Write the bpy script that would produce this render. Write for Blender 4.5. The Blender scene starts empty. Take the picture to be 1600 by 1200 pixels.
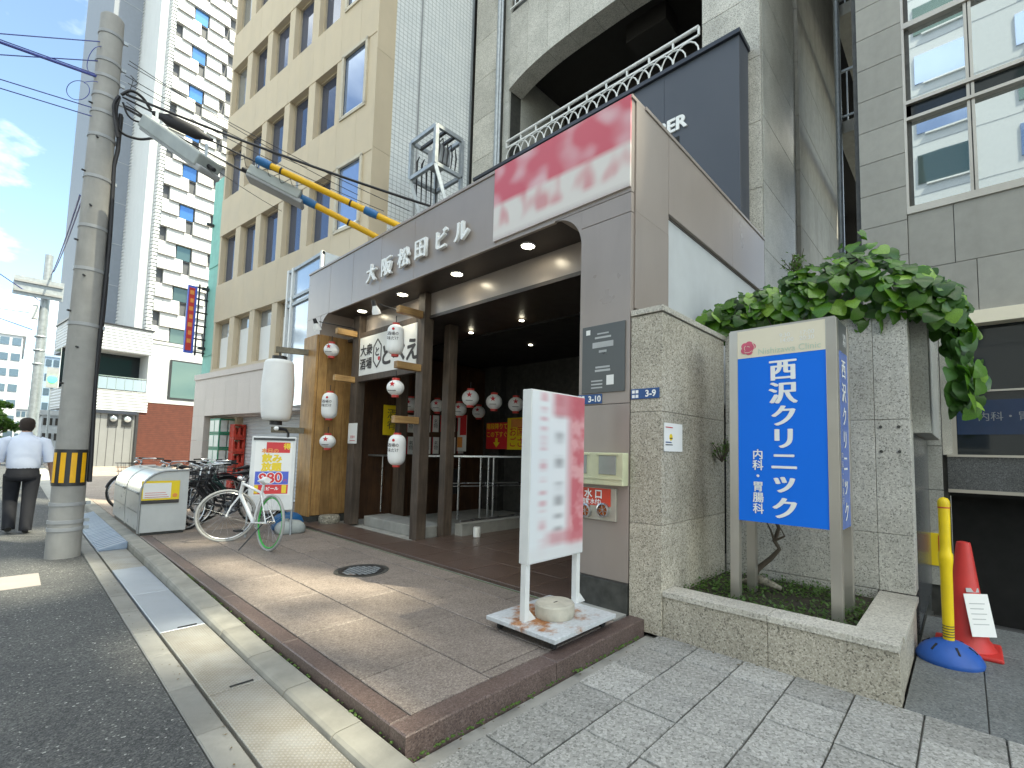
import bpy, bmesh, math, random
from mathutils import Vector, Matrix
random.seed(7)
C = bpy.context.scene.collection
SC = bpy.context.scene
# ------------------------------------------------------------------ camera
F, PXC, PYC, HC = 737.5, 851.8, 652.1, 1.4            # focal length and principal point in photo pixels (1600 x 1200)
YAW, PITCH, ROLL = [math.radians(a) for a in (48.36, 4.13, 1.245)]
_f = Vector((math.sin(YAW)*math.cos(PITCH), math.cos(YAW)*math.cos(PITCH), math.sin(PITCH)))
_r0 = Vector((math.cos(YAW), -math.sin(YAW), 0)); _u0 = _r0.cross(_f)
_r = _r0*math.cos(ROLL)+_u0*math.sin(ROLL); _u = -_r0*math.sin(ROLL)+_u0*math.cos(ROLL)
CAM = Vector((0, 0, HC))
cd = bpy.data.cameras.new('camera'); co = bpy.data.objects.new('camera', cd); C.objects.link(co)
co.matrix_world = Matrix(((_r.x, _u.x, -_f.x, CAM.x), (_r.y, _u.y, -_f.y, CAM.y), (_r.z, _u.z, -_f.z, CAM.z), (0, 0, 0, 1)))
cd.sensor_fit = 'HORIZONTAL'; cd.sensor_width = 36.0; cd.lens = 36.0*F/1600
cd.shift_x = (800-PXC)/1600; cd.shift_y = (PYC-600)/1600
cd.clip_start = .05; cd.clip_end = 2000
SC.camera = co
# ------------------------------------------------------------------ light
SUN_TO = Vector((.20, -.45, .87)).normalized()
SUN_EL = math.asin(SUN_TO.z); SUN_AZ = math.atan2(SUN_TO.x, SUN_TO.y)
CLOUD_OFF = (7.0, 3.0, 0.0)
w = bpy.data.worlds.new('World'); SC.world = w; w.use_nodes = True
nt = w.node_tree; nt.nodes.clear()
out = nt.nodes.new('ShaderNodeOutputWorld'); bg = nt.nodes.new('ShaderNodeBackground'); bg.inputs[1].default_value = .09
sky = nt.nodes.new('ShaderNodeTexSky'); sky.sky_type = 'NISHITA'; sky.sun_disc = False
sky.sun_elevation = SUN_EL; sky.sun_rotation = SUN_AZ; sky.dust_density = .6; sky.air_density = .85; sky.ozone_density = 2.2
# broken white cloud over the whole sky, drawn on a flat cloud layer
L = nt.links.new
def wn(kind, **kw):
    n_ = nt.nodes.new('ShaderNode'+kind)
    for a, b in kw.items(): setattr(n_, a, b)
    return n_
tc = wn('TexCoord'); sx = wn('SeparateXYZ'); L(tc.outputs['Generated'], sx.inputs[0])
zz = wn('Math', operation='MAXIMUM'); L(sx.outputs[2], zz.inputs[0]); zz.inputs[1].default_value = 0.0
za = wn('Math', operation='ADD'); L(zz.outputs[0], za.inputs[0]); za.inputs[1].default_value = .28
dv = [wn('Math', operation='DIVIDE') for _ in (0, 1)]
for k in (0, 1): L(sx.outputs[k], dv[k].inputs[0]); L(za.outputs[0], dv[k].inputs[1])
cx = wn('CombineXYZ'); L(dv[0].outputs[0], cx.inputs[0]); L(dv[1].outputs[0], cx.inputs[1])
mp = wn('Mapping'); mp.inputs['Location'].default_value = CLOUD_OFF; L(cx.outputs[0], mp.inputs[0])
nz = wn('TexNoise'); nz.inputs['Scale'].default_value = .9; nz.inputs['Detail'].default_value = 8; nz.inputs['Roughness'].default_value = .56; L(mp.outputs[0], nz.inputs[0])
rp = wn('ValToRGB'); rp.color_ramp.elements[0].position = .47; rp.color_ramp.elements[1].position = .66; L(nz.outputs[0], rp.inputs[0])
mx = wn('MixRGB'); mx.inputs[2].default_value = (12.5, 12.5, 12.6, 1); L(rp.outputs[0], mx.inputs[0]); L(sky.outputs[0], mx.inputs[1])
L(mx.outputs[0], bg.inputs[0]); L(bg.outputs[0], out.inputs[0])
sd = bpy.data.lights.new('sun', 'SUN'); sd.energy = 2.0; sd.angle = math.radians(.53); sd.color = (1, .95, .86)
so = bpy.data.objects.new('sun', sd); C.objects.link(so); so.location = (6, -8, 40)
so.rotation_euler = (-SUN_TO).to_track_quat('-Z', 'Y').to_euler()
vs = SC.view_settings; vs.view_transform = 'Standard'; vs.look = 'None'; vs.gamma = 1; vs.use_curve_mapping = False; vs.exposure = 2.35
vs.use_white_balance = True; vs.white_balance_temperature = 7500; vs.white_balance_tint = 0
# ------------------------------------------------------------------ pixel helpers (a pixel gives a direction only)
def ray(px, py): return _f+_r*((px-PXC)/F)-_u*((py-PYC)/F)
def PX(px, py, x=None, y=None, z=None, w=None):
    d = ray(px, py)
    if w is not None: return CAM+d*w
    i, v = (0, x) if x is not None else ((1, y) if y is not None else (2, z))
    return CAM+d*((v-CAM[i])/d[i])
def PN(px, py, P0, n):
    d = ray(px, py); return CAM+d*((Vector(P0)-CAM).dot(n)/d.dot(n))
def proj(P):
    q = Vector(P)-CAM; d = q.dot(_f); return PXC+F*q.dot(_r)/d, PYC-F*q.dot(_u)/d
def along(A, B, px):
    lo_, hi = -.5, 1.5
    s = proj(A)[0] < proj(B)[0]
    for _ in range(50):
        m = (lo_+hi)/2
        if (proj(A+(B-A)*m)[0] < px) == s: lo_ = m
        else: hi = m
    return A+(B-A)*lo_
# ------------------------------------------------------------------ mesh helpers
class MB:
    def __init__(s, T=None): s.v = []; s.f = []; s.T = T
    def P(s, p):
        p = Vector(p); s.v.append(s.T @ p if s.T else p); return len(s.v)-1
    def hexa(s, pts):
        b = [s.P(p) for p in pts]
        for q in ((0,3,2,1),(4,5,6,7),(0,1,5,4),(1,2,6,5),(2,3,7,6),(3,0,4,7)): s.f.append([b[i] for i in q])
        return s
    def box(s, x0, x1, y0, y1, z0, z1):
        return s.hexa([(x0,y0,z0),(x1,y0,z0),(x1,y1,z0),(x0,y1,z0),(x0,y0,z1),(x1,y0,z1),(x1,y1,z1),(x0,y1,z1)])
    def bar(s, p0, p1, w, h, up=(0,0,1)):
        p0, p1 = Vector(p0), Vector(p1); d = (p1-p0).normalized(); up = Vector(up)
        if abs(d.dot(up)) > .97: up = Vector((1,0,0))
        a = d.cross(up).normalized()*w/2; b = a.cross(d).normalized()*h/2
        return s.hexa([p0-a-b, p0+a-b, p0+a+b, p0-a+b, p1-a-b, p1+a-b, p1+a+b, p1-a+b])
    def ring(s, c, d, r, n, up=None):
        d = d.normalized(); up = up or (Vector((0,0,1)) if abs(d.z) < .9 else Vector((1,0,0)))
        a = d.cross(up).normalized(); b = a.cross(d)
        return [s.P(c+a*(r*math.cos(2*math.pi*i/n))+b*(r*math.sin(2*math.pi*i/n))) for i in range(n)]
    def skinrings(s, rings, caps=True, closed=False):
        n = len(rings[0])
        for A, B in list(zip(rings, rings[1:]))+([(rings[-1], rings[0])] if closed else []):
            for i in range(n): s.f.append([A[i], A[(i+1)%n], B[(i+1)%n], B[i]])
        if caps and not closed: s.f.append(rings[0][::-1]); s.f.append(rings[-1])
        return s
    def cyl(s, p0, p1, r0, r1=None, n=14):
        p0, p1 = Vector(p0), Vector(p1); d = p1-p0
        return s.skinrings([s.ring(p0, d, r0, n), s.ring(p1, d, r0 if r1 is None else r1, n)])
    def tube(s, pts, r, n=8, closed=False):
        pts = [Vector(p) for p in pts]; rings = []; m = len(pts); up = None
        for i, p in enumerate(pts):
            if closed: d = pts[(i+1)%m]-pts[i-1]
            else: d = pts[min(i+1, m-1)]-pts[max(i-1, 0)]
            d.normalize()
            if up is None:
                up = Vector((0,0,1)) if abs(d.z) < .9 else Vector((1,0,0))
            a = d.cross(up).normalized(); up = a.cross(d)
            rr = r[i] if isinstance(r, (list, tuple)) else r
            rings.append([s.P(p+a*(rr*math.cos(2*math.pi*k/n))+up*(rr*math.sin(2*math.pi*k/n))) for k in range(n)])
        return s.skinrings(rings, closed=closed)
    def lathe(s, prof, c=(0,0,0), n=24, axis=(0,0,1)):
        c = Vector(c); ax = Vector(axis).normalized()
        return s.skinrings([s.ring(c+ax*z, ax, max(r, .0004), n) for r, z in prof])
    def prism(s, poly, vec):
        vec = Vector(vec); a = [s.P(p) for p in poly]; b = [s.P(Vector(p)+vec) for p in poly]; n = len(a)
        s.f.append(a[::-1]); s.f.append(b)
        for i in range(n): s.f.append([a[i], a[(i+1)%n], b[(i+1)%n], b[i]])
        return s
    def poly(s, pts): s.f.append([s.P(p) for p in pts]); return s
    def mesh(s, name, recalc=True, smooth=None):
        me = bpy.data.meshes.new(name); me.from_pydata([tuple(p) for p in s.v], [], s.f)
        if recalc:
            bm = bmesh.new(); bm.from_mesh(me); bmesh.ops.recalc_face_normals(bm, faces=bm.faces); bm.to_mesh(me); bm.free()
        if smooth is not None:
            me.shade_smooth(); me.set_sharp_from_angle(angle=math.radians(smooth))
        return me
    def build(s, name, mat, parent=None, bevel=0, smooth=None, recalc=True):
        return obj(name, s.mesh(name, recalc, smooth), mat, parent, bevel)
def obj(name, me, mat, parent=None, bevel=0, M=None):
    o = bpy.data.objects.new(name, me); C.objects.link(o)
    if mat is not None:
        if not me.materials: me.materials.append(MT(mat))
    if parent is not None:
        o.parent = parent; o.matrix_parent_inverse = root_mat(parent).inverted()
    if M is not None: o.matrix_basis = M
    if bevel:
        b = o.modifiers.new('bevel', 'BEVEL'); b.width = bevel; b.segments = 2; b.limit_method = 'ANGLE'; b.angle_limit = math.radians(40)
    return o
def root_mat(o):
    m = o.matrix_basis.copy()
    if o.parent: m = root_mat(o.parent) @ o.matrix_parent_inverse @ m
    return m
def tag(o, label, cat, group=None, kind=None):
    if label: o['label'] = label
    if cat: o['category'] = cat
    if group: o['group'] = group
    if kind: o['kind'] = kind
    return o
def thing(name, label, cat, loc=(0,0,0), group=None):
    o = bpy.data.objects.new(name, None); C.objects.link(o); o.location = loc; o.empty_display_size = .1
    return tag(o, label, cat, group)
def struct(name, mb, mat, bevel=0, smooth=None):
    o = mb.build(name, mat, None, bevel, smooth); o['kind'] = 'structure'; return o
def dup(root, M, label=None, group=None):
    r = root.copy(); C.objects.link(r); r.matrix_basis = M
    if label: r['label'] = label
    if group: r['group'] = group
    for ch in list(root.children):
        c = ch.copy(); C.objects.link(c); c.parent = r; c.matrix_parent_inverse = ch.matrix_parent_inverse.copy()
        for g in list(ch.children):
            d = g.copy(); C.objects.link(d); d.parent = c; d.matrix_parent_inverse = g.matrix_parent_inverse.copy()
    return r
def frame(o, ex, ey, ez):
    o, ex, ey, ez = map(Vector, (o, ex, ey, ez))
    return Matrix(((ex.x, ey.x, ez.x, o.x), (ex.y, ey.y, ez.y, o.y), (ex.z, ey.z, ez.z, o.z), (0,0,0,1)))
def face_mX(x, y, z): return frame((x, y, z), (0,-1,0), (0,0,1), (-1,0,0))      # a flat thing facing the street
def face_mY(x, y, z): return frame((x, y, z), (1,0,0), (0,0,1), (0,-1,0))       # a flat thing facing along the street
_slabs = {}
def slab_mesh(w, d, h, ch=.004, mat=None):
    k = (round(w,3), round(d,3), round(h,3), ch, mat)
    if k not in _slabs:
        mb = MB(); a, b = w/2, d/2
        q = lambda e, z: [mb.P((-a+e,-b+e,z)), mb.P((a-e,-b+e,z)), mb.P((a-e,b-e,z)), mb.P((-a+e,b-e,z))]
        mb.skinrings([q(0,-h), q(0,-ch), q(ch,0)])
        me = mb.mesh('slab'); me.materials.append(MT(mat)); _slabs[k] = me
    return _slabs[k]
def tile(name, x0, x1, y0, y1, z, h, mat, parent, gap=.004, ch=.004, jz=.0015, M=None):
    me = slab_mesh(x1-x0-gap, y1-y0-gap, h, ch, mat)
    m = Matrix.Translation(((x0+x1)/2, (y0+y1)/2, z+random.uniform(-jz, jz)))
    return obj(name, me, None, parent, M=(M @ m if M else m))
_txt = {}
def text_mesh(s, size, extrude=0, fat=0, line=1.0, wide=0, sp=1.0):
    k = (s, size, extrude, fat, line, wide, sp)
    if k in _txt: return _txt[k]
    cu = bpy.data.curves.new('text', 'FONT'); cu.body = s; cu.size = size; cu.extrude = extrude; cu.offset = fat
    cu.align_x = 'CENTER'; cu.space_line = line; cu.space_character = sp; cu.resolution_u = 3
    o = bpy.data.objects.new('text', cu); C.objects.link(o)
    dg = bpy.context.evaluated_depsgraph_get(); me = bpy.data.meshes.new_from_object(o.evaluated_get(dg)); me.materials.clear()
    bpy.data.objects.remove(o)
    xs = [v.co.x for v in me.vertices] or [0]; ys = [v.co.y for v in me.vertices] or [0]
    cx, cy = (min(xs)+max(xs))/2, (min(ys)+max(ys))/2
    for v in me.vertices: v.co.x -= cx; v.co.y -= cy
    if wide:                                                     # thicker upright strokes, thin level ones: a serif-like weight
        bm = bmesh.new()
        wx, wy = wide if isinstance(wide, tuple) else (wide, 0)
        for i, (dx, dy_) in enumerate([(-wx, 0), (0, 0), (wx, 0)]+([(0, wy), (0, -wy), (wx*.7, wy*.7), (-wx*.7, -wy*.7), (wx*.7, -wy*.7), (-wx*.7, wy*.7)] if wy else [])):
            n0 = len(bm.verts); bm.from_mesh(me); bm.verts.ensure_lookup_table()
            for v in bm.verts[n0:]: v.co.x += dx; v.co.y += dy_; v.co.z += .0002*i
        bm.to_mesh(me); bm.free()
    _txt[k] = me; return me
def text(name, s, size, M, mat, parent, lift=.002, **kw):
    me = text_mesh(s, size, **kw).copy(); me.name = name
    return obj(name, me, mat, parent, M=M @ Matrix.Translation((0, 0, lift)))
# ------------------------------------------------------------------ materials
_mats = {}; _defs = {}
def MT(n):
    if not isinstance(n, str): return n
    if n not in _mats: _mats[n] = _defs[n](n)
    return _mats[n]
class NT:
    def __init__(s, name):
        s.m = bpy.data.materials.new(name); s.m.use_nodes = True; s.t = s.m.node_tree; s.b = s.t.nodes['Principled BSDF']
    def n(s, kind, **inp):
        nd = s.t.nodes.new('ShaderNode'+kind)
        for k, v in inp.items():
            if hasattr(nd, k) and k not in nd.inputs: setattr(nd, k, v)
            else: s.put(nd.inputs[k.replace('_', ' ')] if isinstance(k, str) else nd.inputs[k], v)
        return nd
    def put(s, sock, v):
        if hasattr(v, 'links') or hasattr(v, 'is_linked'): s.t.links.new(v, sock)
        else:
            if sock.type == 'RGBA' and len(v) == 3: v = (*v, 1)
            sock.default_value = v
    def math(s, op, a, b=0., c=None):
        nd = s.t.nodes.new('ShaderNodeMath'); nd.operation = op; s.put(nd.inputs[0], a); s.put(nd.inputs[1], b)
        if c is not None: s.put(nd.inputs[2], c)
        return nd.outputs[0]
    def coord(s, which='Object', scale=(1,1,1), rot=(0,0,0)):
        t = s.n('TexCoord'); m = s.n('Mapping'); m.inputs['Scale'].default_value = scale; m.inputs['Rotation'].default_value = rot
        s.t.links.new(t.outputs[which], m.inputs[0]); return m.outputs[0]
    def noise(s, co, scale, detail=4, rough=.55, dist=0):
        nd = s.t.nodes.new('ShaderNodeTexNoise'); nd.inputs['Scale'].default_value = scale; nd.inputs['Detail'].default_value = detail
        nd.inputs['Roughness'].default_value = rough; nd.inputs['Distortion'].default_value = dist; s.t.links.new(co, nd.inputs[0]); return nd.outputs[0]
    def voro(s, co, scale, feature='F1', out='Distance', rnd=1):
        nd = s.t.nodes.new('ShaderNodeTexVoronoi'); nd.feature = feature; nd.inputs['Scale'].default_value = scale; nd.inputs['Randomness'].default_value = rnd
        s.t.links.new(co, nd.inputs['Vector']); return nd.outputs[out]
    def ramp(s, fac, stops, interp='LINEAR'):
        nd = s.t.nodes.new('ShaderNodeValToRGB'); cr = nd.color_ramp; cr.interpolation = interp
        while len(cr.elements) < len(stops): cr.elements.new(.5)
        for e, (p, c) in zip(cr.elements, stops):
            e.position = p; e.color = (*c, 1) if hasattr(c, '__len__') else (c, c, c, 1)
        s.put(nd.inputs[0], fac); return nd.outputs[0]
    def mix(s, fac, a, b, mode='MIX'):
        nd = s.t.nodes.new('ShaderNodeMixRGB'); nd.blend_type = mode; s.put(nd.inputs[0], fac); s.put(nd.inputs[1], a); s.put(nd.inputs[2], b); return nd.outputs[0]
    def bump(s, h, strength=.3, dist=.01):
        nd = s.t.nodes.new('ShaderNodeBump'); nd.inputs['Strength'].default_value = strength; nd.inputs['Distance'].default_value = dist
        s.put(nd.inputs['Height'], h); s.t.links.new(nd.outputs[0], s.b.inputs['Normal'])
    def rnd(s): return s.n('ObjectInfo').outputs['Random']
    def fin(s, col=None, rough=.6, metal=0, spec=None):
        if col is not None: s.put(s.b.inputs['Base Color'], col)
        s.put(s.b.inputs['Roughness'], rough); s.put(s.b.inputs['Metallic'], metal)
        if spec is not None: s.b.inputs['Specular IOR Level'].default_value = spec
        return s.m
def k_(c, f): return tuple(min(1, x*f) for x in c)
def D(name, fn): _defs[name] = fn
def plain(name, c, rough=.5, metal=0, var=.12, scale=6, bump=0, bscale=60, rv=.1, dirt=0, spec=None):
    def fn(n):
        t = NT(n); co = t.coord()
        nz = t.noise(co, scale, 5)
        col = t.ramp(nz, [(.25, k_(c, 1-var)), (.75, k_(c, 1+var))])
        if rv:
            col = t.mix(1, col, t.ramp(t.rnd(), [(0, (1-rv,)*3), (1, (1,)*3)]), 'MULTIPLY')
        if dirt:
            g = t.ramp(t.noise(t.coord(scale=(1,1,.25)), 3.1, 7, .65), [(.45, 0), (.75, 1)])
            col = t.mix(t.math('MULTIPLY', g, dirt), col, k_(c, .35))
        if bump: t.bump(t.noise(co, bscale, 3), bump, .004)
        return t.fin(col, t.ramp(nz, [(.2, rough*.85), (.8, min(1, rough*1.15))]), metal, spec)
    D(name, fn)
def granite(name, dark, mid, light, scale=170, rough=.55, rv=.14, stain=.3, bump=.15):
    def fn(n):
        t = NT(n); co = t.coord()
        a = t.noise(co, scale, 2, .7); b = t.voro(co, scale*.8, 'F1', 'Color')
        s = t.math('ADD', t.math('MULTIPLY', a, .65), t.math('MULTIPLY', t.n('SeparateColor', Color=b).outputs[0], .35))
        col = t.ramp(s, [(.30, dark), (.43, mid), (.55, mid), (.68, light)])
        col = t.mix(1, col, t.ramp(t.noise(co, 2.3, 6, .6), [(.3, (.8,.8,.79)), (.7, (1.1,1.1,1.1))]), 'MULTIPLY')
        if stain:
            g = t.ramp(t.noise(t.coord(scale=(1,1,.3)), 1.7, 8, .68), [(.5, 0), (.78, 1)])
            col = t.mix(t.math('MULTIPLY', g, stain), col, k_(mid, .32))
        if rv: col = t.mix(1, col, t.ramp(t.rnd(), [(0, (1-rv,)*3), (1, (1.0+rv*.3,)*3)]), 'MULTIPLY')
        if bump: t.bump(a, bump, .003)
        return t.fin(col, rough)
    D(name, fn)
def wood(name, c0, c1, axis='z', rough=.6, rv=.25, sc=1.0, dirt=.0):
    def fn(n):
        t = NT(n); s = {'x': (1.2, 14, 14), 'y': (14, 1.2, 14), 'z': (14, 14, 1.2)}[axis]
        co = t.coord(scale=tuple(v*sc for v in s))
        off = t.n('VectorMath', operation='ADD'); t.t.links.new(co, off.inputs[0]); t.put(off.inputs[1], t.n('CombineXYZ', X=t.math('MULTIPLY', t.rnd(), 37), Y=t.math('MULTIPLY', t.rnd(), 91), Z=0.).outputs[0])
        g = t.noise(off.outputs[0], 1.6, 7, .62, .8)
        col = t.ramp(g, [(.3, c0), (.48, tuple((a+b)/2 for a, b in zip(c0, c1))), (.7, c1)])
        kn = t.ramp(t.noise(t.coord(), 2.3, 6, .6), [(.35, (.62,.6,.58)), (.7, (1.1,1.1,1.1))]); col = t.mix(1, col, kn, 'MULTIPLY')
        if rv: col = t.mix(1, col, t.ramp(t.rnd(), [(0, (1-rv,)*3), (1, (1.08,)*3)]), 'MULTIPLY')
        t.bump(g, .25, .004); return t.fin(col, rough)
    D(name, fn)
def emit(name, c, s):
    def fn(n):
        t = NT(n); t.put(t.b.inputs['Base Color'], c); t.put(t.b.inputs['Emission Color'], c); t.b.inputs['Emission Strength'].default_value = s; return t.m
    D(name, fn)
def glass(name, c, refl=.5, rough=.03, rv=.35):
    def fn(n):                                                   # coated window glass: dark room behind, sky and street mirrored in it
        t = NT(n); col = t.mix(1, c, t.ramp(t.rnd(), [(0, (1-rv,)*3), (1, (1.15,)*3)]), 'MULTIPLY')
        t.bump(t.noise(t.coord(), 1.1, 2), .02, .02)
        return t.fin(col, rough, refl)
    D(name, fn)
# colours of the place
plain('paint_white', (.72,.73,.72), .45, var=.06, dirt=.12); plain('paint_grey', (.33,.34,.35), .5, dirt=.2); plain('paint_black', (.02,.02,.022), .5, var=.3)
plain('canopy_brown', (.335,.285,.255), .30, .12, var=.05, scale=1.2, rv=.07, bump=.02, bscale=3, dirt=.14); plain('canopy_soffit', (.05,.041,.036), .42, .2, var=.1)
plain('canopy_joint', (.11,.095,.09), .6); plain('base_dark', (.055,.055,.05), .5, var=.5, scale=12, dirt=.3)
plain('beige', (.54,.45,.325), .72, var=.05, scale=2, rv=.05, dirt=.10, bump=.05); plain('beige_frame', (.44,.365,.26), .55, rv=.03); plain('beige_trim', (.52,.46,.35), .5)
plain('pink_granite', (.50,.43,.395), .5, var=.1, scale=40, rv=.08, dirt=.12); plain('pink_dark', (.16,.10,.09), .5, var=.25, scale=30)
plain('teal', (.22,.50,.43), .7, dirt=.25, rv=0); plain('white_panel', (.50,.50,.49), .4, var=.04, rv=.05); plain('white_wall', (.52,.54,.55), .7, var=.05, dirt=.12)
plain('tower_recess', (.10,.105,.115), .6); plain('grey_blue', (.20,.225,.265), .6, var=.06, dirt=.08, rv=.05); plain('navy_box', (.062,.07,.088), .5, var=.1, scale=1.5, rv=.03)
plain('navy_trim', (.03,.035,.05), .4); plain('steel', (.55,.56,.57), .28, .9, var=.04, scale=5); plain('galv', (.36,.39,.41), .5, .5, var=.2, scale=14)
plain('stainless', (.62,.60,.55), .25, .9, var=.1, scale=9); plain('sign_metal', (.50,.47,.42), .32, .75, var=.08, scale=3, rv=.06)
plain('dark_metal', (.05,.05,.052), .4, .5); plain('black_rubber', (.018,.018,.019), .8, var=.3); plain('cable', (.016,.016,.02), .6)
plain('blue_wire', (.05,.07,.30), .5); plain('guard_yellow', (.78,.44,.01), .42, var=.08); plain('guard_blue', (.015,.13,.33), .45)
plain('pole_concrete', (.30,.295,.28), .85, var=.14, scale=5, bump=.15, bscale=40, dirt=.35); plain('closure_grey', (.36,.39,.38), .5, dirt=.3)
plain('yellow_stripe', (.82,.43,.01), .5, dirt=.15); plain('concrete', (.34,.335,.31), .85, var=.15, scale=7, bump=.2, bscale=70, dirt=.4)
plain('kerb_concrete', (.30,.29,.255), .85, var=.2, scale=6, bump=.3, bscale=90, dirt=.45, rv=.22); plain('gutter_concrete', (.27,.265,.245), .88, var=.22, scale=7, bump=.4, bscale=90, dirt=.5, rv=.25)
plain('plate_blue', (.36,.40,.46), .42, .35, var=.1, scale=4, dirt=.25, rv=.12)
plain('ramp_blue', (.22,.28,.36), .6, var=.15, dirt=.2); plain('road_patch', (.30,.275,.26), .85, var=.1)
plain('lantern', (.80,.80,.79), .6, var=.03, rv=.05); plain('lantern_red', (.55,.05,.04), .5); plain('ink', (.05,.045,.045), .7); plain('red_ink', (.55,.02,.03), .6)
plain('poster_white', (.76,.76,.74), .6, var=.03); plain('poster_red', (.62,.02,.025), .5, var=.05); plain('poster_yellow', (.82,.60,.02), .5, var=.05); plain('poster_blue', (.06,.11,.55), .5)
plain('poster_orange', (.75,.28,.06), .5); plain('clinic_blue', (.0,.155,.74), .45, var=.03, rv=0, scale=1, spec=.2); plain('clinic_side', (.055,.13,.43), .22, rv=0); plain('clinic_cream', (.72,.66,.52), .35, var=.03, rv=0)
plain('rose', (.60,.10,.17), .4); plain('white_ink', (.80,.81,.80), .4, var=.02, rv=0); plain('pale_green_ink', (.50,.60,.48), .5)
plain('plate_navy', (.015,.07,.22), .35); plain('plaque', (.085,.09,.09), .3, var=.05, rv=0); plain('smudge', (.42,.43,.43), .5); plain('fire_red', (.62,.06,.03), .45); plain('copper', (.35,.09,.02), .35, .6, var=.4)
plain('cream_plastic', (.56,.56,.38), .4, dirt=.15); plain('steel_plate', (.52,.49,.42), .4, .5, dirt=.15); plain('screen_grey', (.28,.30,.28), .2)
plain('cone_red', (.60,.035,.03), .5, dirt=.32); plain('pole_yellow', (.80,.57,.01), .48, dirt=.25); plain('base_blue', (.015,.10,.42), .5, dirt=.35)
plain('bin_grey', (.50,.51,.50), .45, .1, var=.05, dirt=.15); plain('bin_steel', (.60,.60,.58), .3, .8, var=.12, scale=7); plain('bin_trim', (.30,.31,.31), .4, .4)
plain('shirt', (.60,.66,.80), .8, var=.05, scale=9, rv=0); plain('trousers', (.008,.009,.014), .8, var=.2, rv=0); plain('skin', (.42,.24,.17), .6, rv=0); plain('hair', (.03,.02,.016), .8, rv=0); plain('shoe', (.012,.012,.012), .4)
plain('bike_white', (.70,.71,.71), .3, var=.03, rv=0); plain('bike_black', (.02,.02,.024), .35); plain('tyre', (.02,.02,.02), .8); plain('tyre_grey', (.34,.34,.33), .75); plain('rim', (.62,.63,.64), .28, .85); plain('bike_green', (.03,.42,.06), .4); plain('leather', (.30,.13,.04), .5)
plain('bike_maroon', (.09,.012,.016), .35); plain('bike_teal', (.015,.06,.05), .35)
plain('crate_green', (.03,.22,.13), .5); plain('bottle_white', (.56,.62,.60), .35); plain('crate_red', (.50,.04,.02), .5); plain('shutter', (.60,.62,.64), .5, var=.03); plain('brick_wall', (.20,.05,.025), .8)
plain('soil', (.05,.042,.028), .95, var=.4, scale=30, bump=.8, bscale=60); plain('bark', (.10,.08,.06), .9, var=.3, scale=20, bump=.6, bscale=40); plain('moss', (.06,.11,.02), .95, var=.4, scale=30)
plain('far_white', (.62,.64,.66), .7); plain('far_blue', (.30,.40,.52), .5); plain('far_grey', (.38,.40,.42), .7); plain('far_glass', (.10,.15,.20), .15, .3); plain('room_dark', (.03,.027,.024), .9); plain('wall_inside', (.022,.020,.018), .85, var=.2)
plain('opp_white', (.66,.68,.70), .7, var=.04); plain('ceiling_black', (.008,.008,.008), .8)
granite('granite_light', (.13,.115,.09), (.44,.40,.325), (.64,.59,.50), 120, .6, .1, .28); granite('granite_wall', (.19,.185,.165), (.51,.495,.45), (.67,.655,.60), 115, .6, .12, .25)
granite('granite_top', (.26,.24,.21), (.50,.47,.41), (.64,.61,.54), 120, .55, .08, .15); granite('granite_grey', (.26,.26,.24), (.40,.40,.37), (.50,.50,.47), 130, .45, .1, .35)
granite('granite_dark', (.03,.033,.036), (.075,.08,.085), (.14,.145,.15), 150, .22, .1, .1)
granite('terrace_slab', (.12,.092,.08), (.225,.185,.16), (.335,.285,.25), 140, .62, .14, .28, .25); granite('terrace_border', (.06,.04,.036), (.125,.085,.075), (.20,.15,.135), 170, .45, .12, .25, .2)
granite('entry_tile', (.07,.045,.036), (.115,.075,.06), (.17,.12,.10), 120, .30, .12, .2, .1)
granite('paver', (.17,.17,.155), (.35,.345,.325), (.50,.49,.465), 95, .8, .26, .65, .6); granite('paver_dark', (.085,.09,.095), (.155,.165,.165), (.23,.24,.24), 110, .7, .12, .3, .4)
granite('far_paving', (.20,.15,.12), (.36,.29,.24), (.46,.39,.33), 90, .8, .1, .2, .2); granite('stone', (.11,.10,.08), (.30,.27,.21), (.48,.44,.36), 60, .85, .1, .4, .3)
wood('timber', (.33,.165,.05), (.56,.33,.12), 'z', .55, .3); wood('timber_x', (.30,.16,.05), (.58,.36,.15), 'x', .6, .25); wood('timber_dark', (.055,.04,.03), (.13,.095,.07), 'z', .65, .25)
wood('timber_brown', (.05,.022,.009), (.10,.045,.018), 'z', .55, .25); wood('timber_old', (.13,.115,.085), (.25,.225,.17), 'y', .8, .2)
glass('glass_beige', (.10,.125,.20), .55); glass('glass_blue', (.28,.36,.52), .65); glass('glass_curtain', (.52,.57,.60), .93, .015, .05); glass('glass_tower', (.10,.26,.55), .5); glass('glass_green', (.10,.16,.15), .5); glass('glass_dark', (.02,.026,.03), .3, .04); glass('glass_pale', (.50,.58,.68), .5, .12)
glass('glass_silver', (.40,.43,.45), .6, .06)
emit('lamp', (1,.95,.86), 8); emit('lamp_small', (1,.95,.85), 3); emit('traffic_green', (.02,.75,.12), 2.5)
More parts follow.
